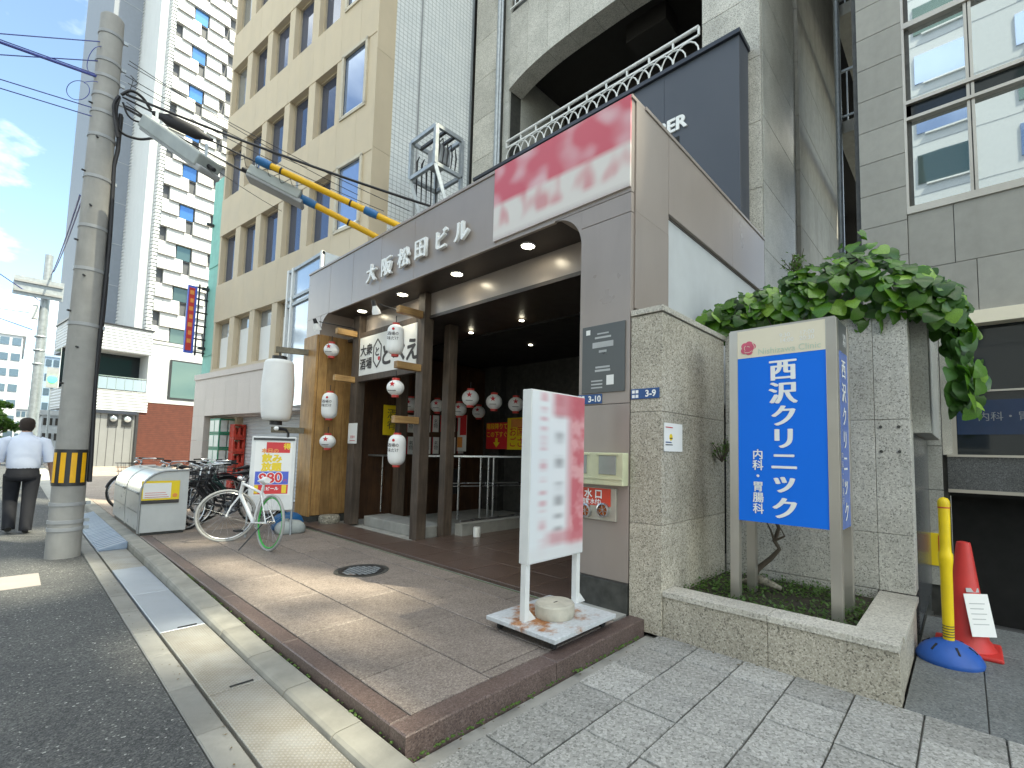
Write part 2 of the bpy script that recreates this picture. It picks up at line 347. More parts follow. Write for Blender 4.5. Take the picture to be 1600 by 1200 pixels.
def _asphalt(n):
    t = NT(n); co = t.coord()
    g = t.voro(co, 115, 'F1', 'Color'); g = t.n('SeparateColor', Color=g).outputs[0]
    col = t.ramp(g, [(0, (.035,.037,.039)), (.55, (.072,.075,.077)), (.9, (.11,.112,.113)), (.985, (.15,.15,.15)), (1, (.45,.45,.43))])
    col = t.mix(1, col, t.ramp(t.noise(co, 1.3, 7, .62), [(.3, (.72,.73,.75)), (.7, (1.3,1.28,1.22))]), 'MULTIPLY')
    sp = t.ramp(t.noise(co, 9, 3, .5), [(.70, 0), (.74, 1)]); col = t.mix(t.math('MULTIPLY', sp, .45), col, (.012,.012,.013))
    t.bump(t.math('ADD', t.noise(co, 140, 2), t.voro(co, 100)), .8, .006); return t.fin(col, .82)
D('asphalt', _asphalt)
def _checker(n):
    t = NT(n); co = t.coord(); sx = t.n('SeparateXYZ', Vector=co)
    u = t.math('MULTIPLY', sx.outputs[0], 2*math.pi/.028); v = t.math('MULTIPLY', sx.outputs[1], 2*math.pi/.028)
    d = t.math('MULTIPLY', t.math('SINE', u), t.math('SINE', v)); d2 = t.ramp(d, [(.1, 0), (.55, 1)])
    nz = t.noise(co, 3.5, 6, .6)
    col = t.ramp(nz, [(.3, (.24,.215,.17)), (.55, (.32,.305,.275)), (.75, (.36,.36,.355))])
    col = t.mix(t.math('MULTIPLY', d2, .35), col, (.48,.47,.45)); t.bump(d2, .9, .004); return t.fin(col, .48, .35)
D('plate_checker', _checker)
def _tilewall(n):
    t = NT(n); co = t.coord(); sx = t.n('SeparateXYZ', Vector=co)
    fx = t.math('FRACT', t.math('MULTIPLY', sx.outputs[0], 1/.1)); fz = t.math('FRACT', t.math('MULTIPLY', sx.outputs[2], 1/.1))
    g = t.math('MAXIMUM', t.math('LESS_THAN', fx, .10), t.math('LESS_THAN', fz, .13))
    col = t.mix(g, t.ramp(t.noise(co, 3, 6), [(.3, (.60,.63,.64)), (.7, (.71,.73,.73))]), (.33,.35,.35)); t.bump(g, -.4, .004); return t.fin(col, .3)
D('tile_white', _tilewall)
def _brick(n):
    t = NT(n); co = t.coord(); sx = t.n('SeparateXYZ', Vector=co)
    fz = t.math('FRACT', t.math('MULTIPLY', sx.outputs[2], 1/.11)); g = t.math('LESS_THAN', fz, .2)
    col = t.mix(t.math('MULTIPLY', g, .7), t.ramp(t.noise(co, 5, 6), [(.3, (.075,.018,.010)), (.7, (.11,.028,.015))]), (.035,.012,.009)); t.bump(g, -.4, .008); return t.fin(col, .8)
D('brick_red', _brick)
def _ribs(n, c=(.46,.48,.50), pitch=.16, ax=2, depth=.5):
    t = NT(n); co = t.coord(); sx = t.n('SeparateXYZ', Vector=co)
    s = t.math('SINE', t.math('MULTIPLY', sx.outputs[ax], 2*math.pi/pitch)); col = t.ramp(t.noise(co, 2, 5), [(.3, k_(c, .92)), (.7, k_(c, 1.05))])
    t.bump(s, depth, .03); return t.fin(col, .6)
D('ribbed_white', lambda n: _ribs(n)); D('ribbed_shutter', lambda n: _ribs(n, (.56,.58,.61), .09, 2, .35)); D('meter_panel', lambda n: _ribs(n, (.20,.205,.205), 1.2, 0, .2))
def _rust(n):
    t = NT(n); co = t.coord(); g = t.noise(co, 7, 8, .68)
    col = t.ramp(t.noise(co, 40, 4), [(.3, (.44,.46,.47)), (.7, (.56,.58,.60))])
    sx = t.n('SeparateXYZ', Vector=co); dx = t.math('SUBTRACT', sx.outputs[0], 2.70); dy = t.math('SUBTRACT', sx.outputs[1], 2.36)
    r = t.math('SQRT', t.math('ADD', t.math('MULTIPLY', dx, dx), t.math('MULTIPLY', dy, dy))); near = t.ramp(r, [(.1, 1), (.42, 0)])
    m = t.ramp(t.math('ADD', g, t.math('MULTIPLY', near, .22)), [(.58, 0), (.72, 1)])
    col = t.mix(m, col, t.ramp(t.noise(co, 25, 5), [(.3, (.22,.07,.02)), (.7, (.42,.20,.08))])); t.bump(g, .3, .004); return t.fin(col, .6)
D('rusty_white', _rust)
def _leaf(n, a=(.03,.085,.015), b=(.085,.21,.025), c=(.26,.44,.07), rough=.26):
    t = NT(n); col = t.ramp(t.rnd(), [(0, a), (.45, k_(b, .8)), (.75, b), (1, c)])
    col = t.mix(1, col, t.ramp(t.noise(t.coord(), 14, 3), [(.3, (.75,.75,.75)), (.7, (1.15,1.15,1.1))]), 'MULTIPLY')
    t.b.inputs['Subsurface Weight'].default_value = 0; m = t.fin(col, rough)
    tr = t.t.nodes.new('ShaderNodeBsdfTranslucent'); t.put(tr.inputs[0], t.mix(1, col, (1.5,1.7,.5), 'MULTIPLY')); mx = t.t.nodes.new('ShaderNodeMixShader'); mx.inputs[0].default_value = .25
    o = t.t.nodes['Material Output']; t.t.links.new(t.b.outputs[0], mx.inputs[1]); t.t.links.new(tr.outputs[0], mx.inputs[2]); t.t.links.new(mx.outputs[0], o.inputs[0]); return m
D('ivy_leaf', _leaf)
def _tree(n, lo=(.018,.045,.012), hi=(.07,.13,.03)):
    t = NT(n); col = t.ramp(t.noise(t.coord(), 1.4, 5, .7), [(.3, lo), (.7, hi)]); m = t.fin(col, .5)
    tr = t.t.nodes.new('ShaderNodeBsdfTranslucent'); t.put(tr.inputs[0], t.mix(1, col, (1.4,1.6,.5), 'MULTIPLY')); mx = t.t.nodes.new('ShaderNodeMixShader'); mx.inputs[0].default_value = .3
    o = t.t.nodes['Material Output']; t.t.links.new(t.b.outputs[0], mx.inputs[1]); t.t.links.new(tr.outputs[0], mx.inputs[2]); t.t.links.new(mx.outputs[0], o.inputs[0]); return m
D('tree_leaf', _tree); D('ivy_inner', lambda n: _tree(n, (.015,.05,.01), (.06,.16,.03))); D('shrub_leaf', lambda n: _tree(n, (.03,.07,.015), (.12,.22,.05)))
def _blur(n, kind):
    # soft, out-of-focus print: panel coordinates are the mesh's own, u across 0..1 and v up 0..1 through UV-free object space of a unit panel
    t = NT(n); co = t.coord('Generated'); sx = t.n('SeparateXYZ', Vector=co)
    if kind == 'stand':
        u, v = sx.outputs[0], sx.outputs[2]
        base = t.ramp(u, [(0, (.66,.69,.71)), (.60, (.70,.71,.73)), (.78, (.52,.14,.17)), (.9, (.52,.13,.16)), (1, (.56,.16,.19))])
        cv = t.n('CombineXYZ', X=t.math('MULTIPLY', u, 3.2), Y=t.math('MULTIPLY', v, 9), Z=0.).outputs[0]
        b = t.ramp(t.noise(cv, 1.0, 2, .5), [(.42, 0), (.6, 1)])
        col = t.mix(t.math('MULTIPLY', b, t.ramp(u, [(.66, 0), (.76, .75)])), base, (.70,.40,.42))
        nv = lambda k, z0: t.noise(t.n('CombineXYZ', X=0., Y=t.math('MULTIPLY', v, k), Z=z0).outputs[0], 1.0, 1, .4)
        col = t.mix(t.math('MULTIPLY', t.ramp(nv(13., 2.), [(.42, 0), (.68, 1)], 'EASE'), t.ramp(u, [(.34, 0), (.5, .8), (.66, 0)], 'EASE')), col, (.26,.26,.27))
        col = t.mix(t.math('MULTIPLY', t.ramp(nv(17., 8.), [(.40, 0), (.66, 1)], 'EASE'), t.ramp(u, [(.08, 0), (.21, .6), (.34, 0)], 'EASE')), col, (.55,.22,.26))
        edge = t.ramp(v, [(.0, 1), (.05, .9), (.10, 0)]); col = t.mix(edge, col, (.64,.65,.66))
        top = t.math('MULTIPLY', t.ramp(v, [(.84, 0), (.88, .85)]), t.ramp(u, [(.3, 0), (.45, .9)])); col = t.mix(top, col, (.50,.12,.15))
        low = t.math('MULTIPLY', t.ramp(v, [(.06, 0), (.1, .7), (.14, .7), (.18, 0)]), t.ramp(u, [(.2, 0), (.4, .9)])); col = t.mix(low, col, (.52,.15,.18))
    else:
        u, v = t.math('SUBTRACT', 1, sx.outputs[1]), sx.outputs[2]
        cv = t.n('CombineXYZ', X=t.math('MULTIPLY', u, 5.5), Y=t.math('MULTIPLY', v, 3), Z=0.).outputs[0]
        b = t.ramp(t.noise(cv, 1.0, .6, .4), [(.42, 0), (.72, 1)], 'EASE')
        a = t.mix(t.math('MULTIPLY', b, .8), (.56,.09,.12), (.66,.46,.48))
        cv2 = t.n('CombineXYZ', X=t.math('MULTIPLY', u, 9), Y=t.math('MULTIPLY', v, 2.4), Z=3.).outputs[0]
        c = t.mix(t.math('MULTIPLY', t.ramp(t.noise(cv2, 1.0, .6, .4), [(.44, 0), (.72, .7)], 'EASE'), t.ramp(v, [(.12, 0), (.2, 1)])), (.66,.62,.58), (.55,.13,.15))
        col = t.mix(t.ramp(v, [(.44, 0), (.52, 1)]), c, a); col = t.mix(t.ramp(v, [(.0, 1), (.08, 0)]), col, (.50,.44,.42))
    return t.fin(col, .35)
D('blur_stand', lambda n: _blur(n, 'stand')); D('blur_fascia', lambda n: _blur(n, 'fascia'))

plain('weight_concrete', (.46,.43,.36), .9, var=.25, scale=9, bump=.5, bscale=60, dirt=.5, rv=0)
plain('ramp_dark', (.05,.052,.052), .6, var=.3, scale=5, rv=.3); plain('film_navy', (.006,.022,.065), .25, rv=0); plain('film_text', (.16,.17,.18), .5, rv=0)
plain('litter_brown', (.12,.085,.04), .9, var=.4, scale=30)
plain('stone_smooth', (.30,.292,.262), .55, var=.08, scale=9, rv=.10, dirt=.22, bump=.08, bscale=50)
# ================================================================== ground
road = struct('road', MB().box(-220, .672, -150, 400, -.3, 0).box(.672, 260, 40, 400, -.3, -.004), 'asphalt')
ground = struct('ground', MB().box(.60, 5.6, -150, 41, -.5, -.31).box(5.6, 260, .32, 41, -.5, -.31).box(5.6, 260, -150, .32, -2.6, -2.4), 'base_dark')
gutter = struct('gutter', MB().box(.676, 1.262, -6, 39.9, -.3, -.03), 'concrete')
y = -2.0; i = 0
while y < 14:
    ln = .60
    tile('gutter_block', .676, .806, y, y+ln, .006, .06, 'gutter_concrete', gutter, .006, .006, .003); y += ln
# drain covers: blue steel plates, tan chequer plates, a worn tan grating near the ramp
for (a, b, m, nm) in ((-1.2, .6, 'plate_checker', 'chequer_plate'), (.6, 1.88, 'plate_checker', 'chequer_plate'), (1.88, 3.17, 'plate_checker', 'chequer_plate'), (3.17, 4.46, 'plate_checker', 'chequer_plate'),
                      (4.46, 5.72, 'plate_blue', 'steel_plate'), (5.72, 6.98, 'plate_blue', 'steel_plate'), (6.98, 8.24, 'plate_checker', 'chequer_plate'), (8.24, 9.5, 'plate_blue', 'steel_plate'), (9.5, 12.6, 'plate_blue', 'steel_plate')):
    pl = tile(nm, .812, 1.096, a, b, .010, .03, m, gutter, .008, .003, .002)
for a in (1.88, 3.17, 4.46):
    obj('lifting_slot', slab_mesh(.12, .016, .004, .001, 'black_rubber'), None, gutter, M=Matrix.Translation((.985, a+.03, .0155)))
def kerb_z(y): return .035+.065*max(0, min(1, (y-3.4)/3.4))
kerb = struct('kerb', MB().box(1.104, 1.262, -6, 39.9, -.3, -.02), 'concrete')
kv = MB(); kvs = []
y = -1.3
while y < 20:
    ln = .60; z0, z1 = kerb_z(y), kerb_z(y+ln); mb = MB(); rings = []
    for yy, zz in ((y+.004, z0), (y+ln-.004, z1)):
        pr = [(1.100, -.02), (1.100, zz-.035), (1.108, zz-.012), (1.124, zz-.002), (1.15, zz), (1.250, zz+.004), (1.258, zz-.004), (1.258, -.02)]
        rings.append([mb.P((a+random.uniform(-.002, .002), yy, b)) for a, b in pr])
    mb.skinrings(rings); mb.build('kerb_stone', 'kerb_concrete', kerb, .003); y += ln
# terrace in front of the portal
terrace = struct('terrace', MB().box(1.285, 3.19, 1.945, 8.59, -.2, .07), 'concrete')
TZ = .10
yy = [1.93+.9*i for i in range(8)]
ys = 2.07
while ys < 8.55:
    ye = min(ys+1.35, 8.6); tile('border_stone', 1.27, 1.385, ys, ye, TZ, .2, 'terrace_border', terrace, .004, .006, .001); ys = ye
tile('border_stone', 1.27, 2.33, 1.93, 2.07, TZ, .2, 'terrace_border', terrace, .004, .006, .001)
tile('border_stone', 2.33, 3.40, 1.93, 2.07, TZ, .2, 'terrace_border', terrace, .004, .006, .001)
rows = [(1.385, 1.91, 2.585), (1.91, 2.43, 2.16), (2.43, 2.95, 2.585), (2.95, 3.19, 2.16)]
for x0, x1, first in rows:
    y0 = 2.07; nxt = first
    while y0 < 8.59:
        y1 = min(nxt, 8.6)
        if y1-y0 > .05: tile('terrace_slab', x0, x1, y0, y1, TZ, .06, 'terrace_slab', terrace, .009, .004, .0015)
        y0 = y1; nxt += .883
tile('mossy_joint', 3.19, 3.215, 2.62, 8.2, .094, .05, 'moss', terrace, .002, .002, 0)
# entrance floor of brown tiles
entry = struct('entrance_floor', MB().box(3.215, 3.42, 2.09, 9.3, -.2, .10).box(3.42, 14, 2.3, 9.3, -.2, .10), 'concrete')
tile('threshold_stone', 3.215, 3.30, 2.62, 5.4, .135, .06, 'entry_tile', entry, .003, .004); tile('threshold_stone', 3.215, 3.30, 5.4, 8.2, .135, .06, 'entry_tile', entry, .003, .004)
xx = 3.30
while xx < 8.4:
    y0 = 2.62
    while y0 < (8.2 if xx < 3.7 else 5.5):
        tile('floor_tile', xx, xx+.45, y0, y0+.45, .130, .03, 'entry_tile', entry, .004, .002, .0012); y0 += .45
    xx += .45
# pavement on the near side of the portal
pav = struct('pavement', MB().box(1.262, 3.44, -6, 1.925, -.3, -.03).box(3.44, 5.575, -6, .28, -.3, -.03), 'concrete')
xs = [1.27, 1.65, 2.03, 2.405, 2.79, 3.15]; ysq = [-1.4+.322*i for i in range(11)]
for a, b in zip(xs, xs[1:]):
    for j, (c, d) in enumerate(zip(ysq, ysq[1:])):
        tile('paver', a, b, c, min(d, 1.925), .0, .05, 'paver', pav, .008, .005, .004)
for c, d in zip(ysq, ysq[1:]):
    tile('paver', 3.15, 3.43, c, min(d, 1.925), .002, .05, 'paver', pav, .008, .005, .003)
for c, d in ((1.82, 1.925),): pass
for a, b in ((3.43, 4.09), (4.09, 4.84), (4.84, 5.58)):
    for c, d in ((-1.9, -1.1), (-1.1, -.62), (-.62, -.05), (-.05, .305)):
        tile('large_paver', a, b, c, d, .002, .05, 'paver_dark', pav, .006, .003, .001)
mo = MB(); rng = random.Random(4)
for k in range(260):
    t = rng.random(); side = rng.random() < .6
    p = Vector((1.28+t*2.0, 1.915-abs(rng.gauss(0, .012)), .004)) if side else Vector((1.266-abs(rng.gauss(0, .006)), 1.95+t*4, kerb_z(1.95+t*4)+.004))
    s = rng.uniform(.004, .011); mo.lathe([(s, 0), (s*.8, s*.5), (.0005, s*.8)], p, 5)
o = mo.build('moss', 'moss'); tag(o, 'green moss along the foot of the terrace edge', 'moss', kind='stuff')
far_pave = struct('far_pavement', MB().box(1.265, 14, 8.62, 39.9, -.2, .085), 'far_paving')
for iy in range(14):
    for ix in range(7):
        tile('paving_tile', 1.27+.42*ix, 1.69+.42*ix, 8.62+.42*iy, 9.04+.42*iy, .097, .03, 'far_paving', far_pave, .006, .002, .001)
# garage ramp at the right-hand building
rm = MB(); rm.hexa([(5.58,-6,-.3),(12,-6,-1.9),(12,.30,-1.9),(5.58,.30,-.3),(5.58,-6,.0),(12,-6,-1.5),(12,.30,-1.5),(5.58,.30,.0)])
ramp = struct('garage_ramp', rm, 'base_dark')
for k in range(22):
    d = 5.66+.13*k; M = frame((d, -2.8, -(d-5.58)*.2336+.006), (math.cos(.2295), 0, -math.sin(.2295)), (0,1,0), (math.sin(.2295), 0, math.cos(.2295)))
    obj('ramp_strip', slab_mesh(.085, 6.1, .02, .004, 'ramp_dark'), None, ramp, M=M)
patch = tag(obj('road_patch', slab_mesh(.42, .62, .006, .001, 'road_patch'), None, M=Matrix.Translation((.07, 7.05, .006))), None, None, kind='structure')

# ================================================================== entrance portal
X0 = 3.4
por = thing('entrance_portal', 'taupe metal clad entrance portal with rounded opening and white lettering', 'portal', (X0, 5.4, .1))
# clad fascia: panels between joints, each its own sheet
def panel(y0, y1, z0, z1, x0=X0, th=.05, mat='canopy_brown', nm='fascia_panel'):
    return MB().box(x0, x0+th, y0+.003, y1-.003, z0+.003, z1-.003).build(nm, mat, por, .002)
ZB, ZT = 3.66, 4.50
MB().box(X0+.012, X0+.5, 2.09, 8.84, ZB+.02, ZT-.02).build('fascia_core', 'canopy_joint', por)
jy = [2.08, 2.95, 3.82, 5.43, 6.30, 7.16, 7.97, 8.85]
for a, b in zip(jy[2:], jy[3:]): panel(a, b, ZB, ZT)
# blurred red and white sign on the fascia
rs = thing('portal_sign', 'red and white blurred sign board fixed to the portal fascia', 'sign', (X0-.02, 2.95, 3.7))
MB().box(X0-.022, X0+.010, 2.085, 3.835, 3.70, 4.53).build('sign_face', 'blur_fascia', rs)
panel(2.08, 3.82, ZB, ZT)
MB().box(X0-.015, X0+.52, 2.07, 8.86, ZT, ZT+.035).build('coping', 'canopy_brown', por, .004)
MB().box(X0-.004, X0+.03, 2.95, 7.95, ZB-.012, ZB+.012).build('bottom_trim', 'canopy_brown', por, .003)
def fillet(yc, zc, r, s, nm):            # the rounded inner corner of the opening
    poly = [Vector((X0+.004, yc, zc))]
    for k in range(13):
        a = math.pi/2*k/12; poly.append(Vector((X0+.004, yc+s*(r-r*math.sin(a)), zc-(r-r*math.cos(a)))))
    return MB().prism(poly, (.56, 0, 0)).build(nm, 'canopy_brown', por)
fillet(2.62, ZB, .33, 1, 'corner_fillet'); fillet(8.27, ZB, .33, -1, 'corner_fillet')
# right pillar
MB().box(X0+.01, X0+.64, 2.09, 2.61, .05, ZB).build('pillar_core', 'canopy_joint', por)
for a, b in ((.34, 1.82), (1.82, 3.48), (3.48, 3.66)): panel(2.08, 2.62, a, b, nm='pillar_panel')
MB().box(X0-.01, X0+.62, 2.085, 2.625, .0, .33).build('pillar_base', 'base_dark', por, .004)
for a, b in ((.34, 3.66),):
    MB().box(X0+.05, X0+.66, 2.615, 2.628, a, b).build('pillar_panel', 'canopy_brown', por)
MB().box(X0, X0+.6, 8.28, 8.84, 3.2, ZB).build('left_pillar', 'canopy_brown', por)
# side of the portal running back to the tower block
MB().box(4.05, 7.0, 2.10, 2.6, 3.70, ZT-.02).build('side_core', 'canopy_joint', por)
for a, b in ((X0+.052, 4.06), (4.06, 5.75), (5.75, 7.0)):
    MB().box(a+.003, b-.003, 2.068, 2.105, (ZB+.06 if a > 4 else 3.5), ZT).build('side_panel', 'canopy_brown', por, .002)
MB().box(X0+.052, 4.06, 2.068, 2.105, 2.64, 3.5).build('side_panel', 'canopy_brown', por, .002)
MB().box(X0+.2, 7.0, 2.055, 2.35, ZT, ZT+.035).build('side_coping', 'canopy_brown', por, .004)
MB().box(4.06, 7.0, 2.11, 2.3, 2.0, 3.70).build('side_wall', 'white_wall', por)
MB().box(X0+.5, 7.0, 2.36, 8.84, 4.40, 4.48).build('roof', 'base_dark', por)
# soffit, inner lintel, ceiling
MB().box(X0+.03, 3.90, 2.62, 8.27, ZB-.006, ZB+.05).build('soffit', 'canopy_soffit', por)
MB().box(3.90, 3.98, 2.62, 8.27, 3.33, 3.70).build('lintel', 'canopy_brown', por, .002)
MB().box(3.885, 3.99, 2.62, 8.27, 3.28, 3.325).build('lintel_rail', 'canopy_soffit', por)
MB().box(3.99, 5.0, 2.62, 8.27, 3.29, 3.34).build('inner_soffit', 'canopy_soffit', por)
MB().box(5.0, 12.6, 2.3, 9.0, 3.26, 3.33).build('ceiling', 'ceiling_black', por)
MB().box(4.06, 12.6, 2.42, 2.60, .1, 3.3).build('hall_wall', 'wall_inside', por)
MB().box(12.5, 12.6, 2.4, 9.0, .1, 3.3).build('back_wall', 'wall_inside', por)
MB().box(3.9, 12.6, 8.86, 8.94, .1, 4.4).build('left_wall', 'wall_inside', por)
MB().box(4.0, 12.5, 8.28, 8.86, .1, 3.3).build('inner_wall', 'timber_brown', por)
# white lettering
def lp(px): return PX(px, 400, x=X0).y
for ch, yy_, hz in (('大', 581, 427), ('阪', 605, 416), ('松', 631.5, 402.5), ('田', 658, 389), ('ビ', 691, 373), ('ル', 722, 361)):
    qq = PX(yy_, hz, x=X0-.04); text('letter', ch, .285, face_mX(X0-.04, qq.y, qq.z), 'white_ink', por, lift=0, extrude=.018, wide=(.010, .004))
for k, (px, py) in enumerate(((825,384), (714,428), (629,460), (566,486))):
    p = PX(px, py, z=3.648); dl = tag(MB().lathe([(.085, .010), (.085, -.012), (.075, -.014), (.068, -.004), (.068, .010)], (p.x, p.y, 3.652), 24).build('downlight', 'paint_white', None, smooth=40),
        'round lit downlight set in the portal soffit', 'downlight', 'downlights in the portal soffit')
    MB().lathe([(.066, 0), (.05, -.006), (.01, -.008)], (p.x, p.y, 3.648), 20).build('lens', 'lamp', dl)
    ld = bpy.data.lights.new('downlight_lamp', 'SPOT'); ld.energy = 4; ld.spot_size = math.radians(110); ld.spot_blend = .6; ld.shadow_soft_size = .06; ld.color = (1, .93, .82)
    lo_ = bpy.data.objects.new('bulb', ld); C.objects.link(lo_); lo_.parent = dl; lo_.location = (p.x, p.y, 3.63)
# small ceiling lamps deep in the hall
for px, py in ((815,501), (736,520), (829,539)):
    p = PX(px, py, z=3.255); tag(MB().lathe([(.035, .004), (.035, -.006), (.005, -.008)], (p.x, p.y, 3.256), 14).build('ceiling_lamp', 'lamp_small'), 'tiny bright lamp in the black hall ceiling', 'lamp', 'small lamps in the dark hall')
# plaques on the pillar
pq = thing('wall_plaque', 'dark grey plaque with blurred pale print on the taupe pillar', 'plaque', (X0-.01, 2.36, 1.95))
p0 = PX(912, 500, x=X0); p1 = PX(977, 607, x=X0)
MB().box(X0-.014, X0-.001, p1.y, p0.y, p1.z-.02, 2.53).build('board', 'plaque', pq, .002)
def smear(y, z, w_, h_): MB().box(X0-.0155, X0-.0135, y-w_/2, y+w_/2, z-h_/2, z+h_/2).build('print', 'smudge', pq)
yc = (p0.y+p1.y)/2
for dz, w_, h_ in ((.40, .12, .012), (.365, .17, .016), (.30, .22, .05), (.24, .08, .02), (.10, .15, .016), (.07, .16, .018), (-.02+.0, .12, .012), (-.05, .12, .012), (-.08, .12, .012)): smear(yc+(.06 if dz < 0 else 0), 2.05+dz, w_, h_)
obj('white_dot', slab_mesh(.045, .045, .003, .001, 'poster_white'), None, pq, M=face_mX(X0-.016, yc+.16, 2.475))
obj('white_square', slab_mesh(.075, .085, .003, .001, 'poster_white'), None, pq, M=face_mX(X0-.016, yc-.08, 2.03))
def addr(name, y, z, w_, label, num, x=X0):
    t = thing(name, label, 'address plate', (x-.01, y, z)); obj('plate', slab_mesh(w_, .085, .006, .002, 'plate_navy'), None, t, M=face_mX(x-.008, y, z))
    text('number', num, .075, face_mX(x-.008, y-.055, z), 'white_ink', t, fat=.002)
    for a in (0, 1):
        for b in (0, 1): obj('small_print', slab_mesh(.026, .026, .001, .0003, 'white_ink'), None, t, M=face_mX(x-.0092, y+.105-.034*a, z+.019-.038*b))
    return t
q = PX(1008, 615, x=X0); addr('address_plate', q.y, q.z, .26, 'blue street number plate 3-9 on the granite pier', '3-9')
q = PX(922, 624, x=X0); addr('address_plate', q.y, q.z, .26, 'blue street number plate 3-10 on the taupe pillar', '3-10')
# letter boxes and fire hose inlet at the pillar foot
q0, q1 = PX(893, 706, x=X0-.06), PX(976, 760, x=X0-.06)
mbx = thing('letter_box', 'clear plastic two-flap letter box on the taupe pillar', 'letter box', (X0-.06, (q0.y+q1.y)/2, q1.z))
MB().box(X0-.09, X0-.001, q1.y, q0.y+.04, q1.z, q0.z).build('case', 'cream_plastic', mbx, .006)
for k in range(2):
    yc = q1.y+.03+(q0.y+.04-q1.y)*(.25+.5*k)-.03; MB().box(X0-.099, X0-.088, yc-.085, yc+.085, q1.z+.09, q0.z-.025).build('flap', 'screen_grey', mbx, .003)
    MB().box(X0-.103, X0-.088, yc-.11, yc+.11, q0.z-.022, q0.z-.012).build('flap_hinge', 'cream_plastic', mbx)
MB().box(X0-.098, X0-.088, q1.y+.01, q0.y+.03, q1.z+.05, q1.z+.065).build('lip', 'poster_yellow' if False else 'cream_plastic', mbx)
h0, h1 = PX(893, 758, x=X0-.02), PX(962, 812, x=X0-.02)
fi = thing('fire_hose_inlet', 'steel fire hose inlet with red 送水口 plate and two copper ports', 'hose inlet', (X0-.02, (h0.y+h1.y)/2, h1.z))
MB().box(X0-.022, X0-.001, h1.y, h0.y+.10, h1.z-.02, h0.z-.002).build('back_plate', 'steel_plate', fi, .003)
ry = (h1.y+.055+h0.y+.08)/2; rz = h0.z-.085
MB().box(X0-.027, X0-.0225, h1.y+.05, h0.y+.09, rz-.07, rz+.078).build('red_plate', 'fire_red', fi)
text('lettering', '送 水 口', .085, face_mX(X0-.027, ry-.02, rz+.03), 'white_ink', fi, fat=.002); text('lettering', '(連結散水付)', .05, face_mX(X0-.027, ry-.02, rz-.04), 'white_ink', fi, fat=.001)
for px in (915, 943):
    q = PX(px, 797, x=X0-.03); cp = MB().lathe([(.062, 0), (.062, .03), (.05, .034), (.05, .012), (.002, .010)], (X0-.022, q.y, q.z), 26, (-1,0,0)).build('port', 'steel', fi, smooth=40)
    MB().lathe([(.048, .013), (.044, .018), (.002, .020)], (X0-.022, q.y, q.z), 22, (-1,0,0)).build('port_cap', 'copper', cp)
    for a in range(3): MB().bar((X0-.044, q.y-.044*math.cos(a*math.pi/3+.3), q.z-.044*math.sin(a*math.pi/3+.3)), (X0-.044, q.y+.044*math.cos(a*math.pi/3+.3), q.z+.044*math.sin(a*math.pi/3+.3)), .006, .004).build('port_rib', 'steel', cp)
# ================================================================== granite pier and planter
gw = thing('granite_planter', 'speckled granite planter with low front wall and tall rear walls', 'planter', (3.42, 1.05, 0))
def gslab(x0, x1, y0, y1, z0, z1, mat='granite_light', nm='granite_slab', bev=.003): return MB().box(x0+.0015, x1-.0015, y0+.0015, y1-.0015, z0+.0015, z1-.0015).build(nm, mat, gw, bev)
for a, b in ((0, .84), (.84, 1.74), (1.74, 2.545)): gslab(3.40, 4.70, 1.785, 2.075, a, b)
gslab(3.385, 4.72, 1.77, 2.07, 2.55, 2.60, 'granite_top', 'coping')
for a, b in ((0.31, 1.02), (1.02, 1.783)): gslab(3.42, 3.60, a, b, -.02, .30); gslab(3.405, 3.615, a, b, .30, .345, 'granite_top', 'coping')
gslab(3.602, 4.70, .315, .54, -.02, .30); gslab(3.617, 4.72, .30, .55, .30, .345, 'granite_top', 'coping')
for a, b in ((.347, .80), (.80, 1.72), (1.72, 2.60)):
    for c, d in ((.315, .55), (.55, 1.783)): gslab(4.72, 4.98, c, d, a, b, 'granite_wall')
gslab(4.72, 4.98, .56, 1.783, -.02, .345, 'granite_wall')
gslab(4.985, 6.95, .315, .45, -.02, 1.62, 'granite_dark'); gslab(4.985, 6.9, .20, 1.6, 1.62, 2.58, 'granite_grey', 'raised_box')
for dz in (1.46, 1.66):
    for yy_ in (.39, .53-.02): MB().cyl((4.722, yy_, dz), (4.712, yy_, dz), .012, n=8).build('bolt_hole', 'base_dark', gw)
tag(MB().box(3.60, 4.72, .55, 1.78, -.02, .27).build('soil', 'soil'), None, None, kind='structure')
# grimy stain and notice on the pier side
nx = thing('notice', 'white paper notice with yellow oval mark taped to the granite pier', 'notice', (3.55, 1.78, 1.3))
n0, n1 = PX(1038, 660, y=1.775), PX(1066, 706, y=1.775)
MB().box(n0.x, n1.x, 1.774, 1.781, n1.z, n0.z).build('sheet', 'poster_white', nx)
cx, cz = n0.x*.65+n1.x*.35, (n0.z+n1.z)/2
MB().lathe([(.028, 0), (.026, .002), (.001, .002)], (cx, 1.7735, cz), 16, (0,-1,0)).build('yellow_mark', 'poster_yellow', nx); MB().box(cx-.02, cx+.02, 1.769, 1.7715, cz-.012, cz-.004).build('dark_mark', 'ink', nx)
for k, (a, b, m) in enumerate(((.075, .06, 'red_ink'), (-.045, .05, 'plate_navy'), (-.065, .06, 'ink'))): MB().box(n0.x+.02, n0.x+.02+b*2, 1.7722, 1.7738, cz+a, cz+a+.008).build('print', m, nx)
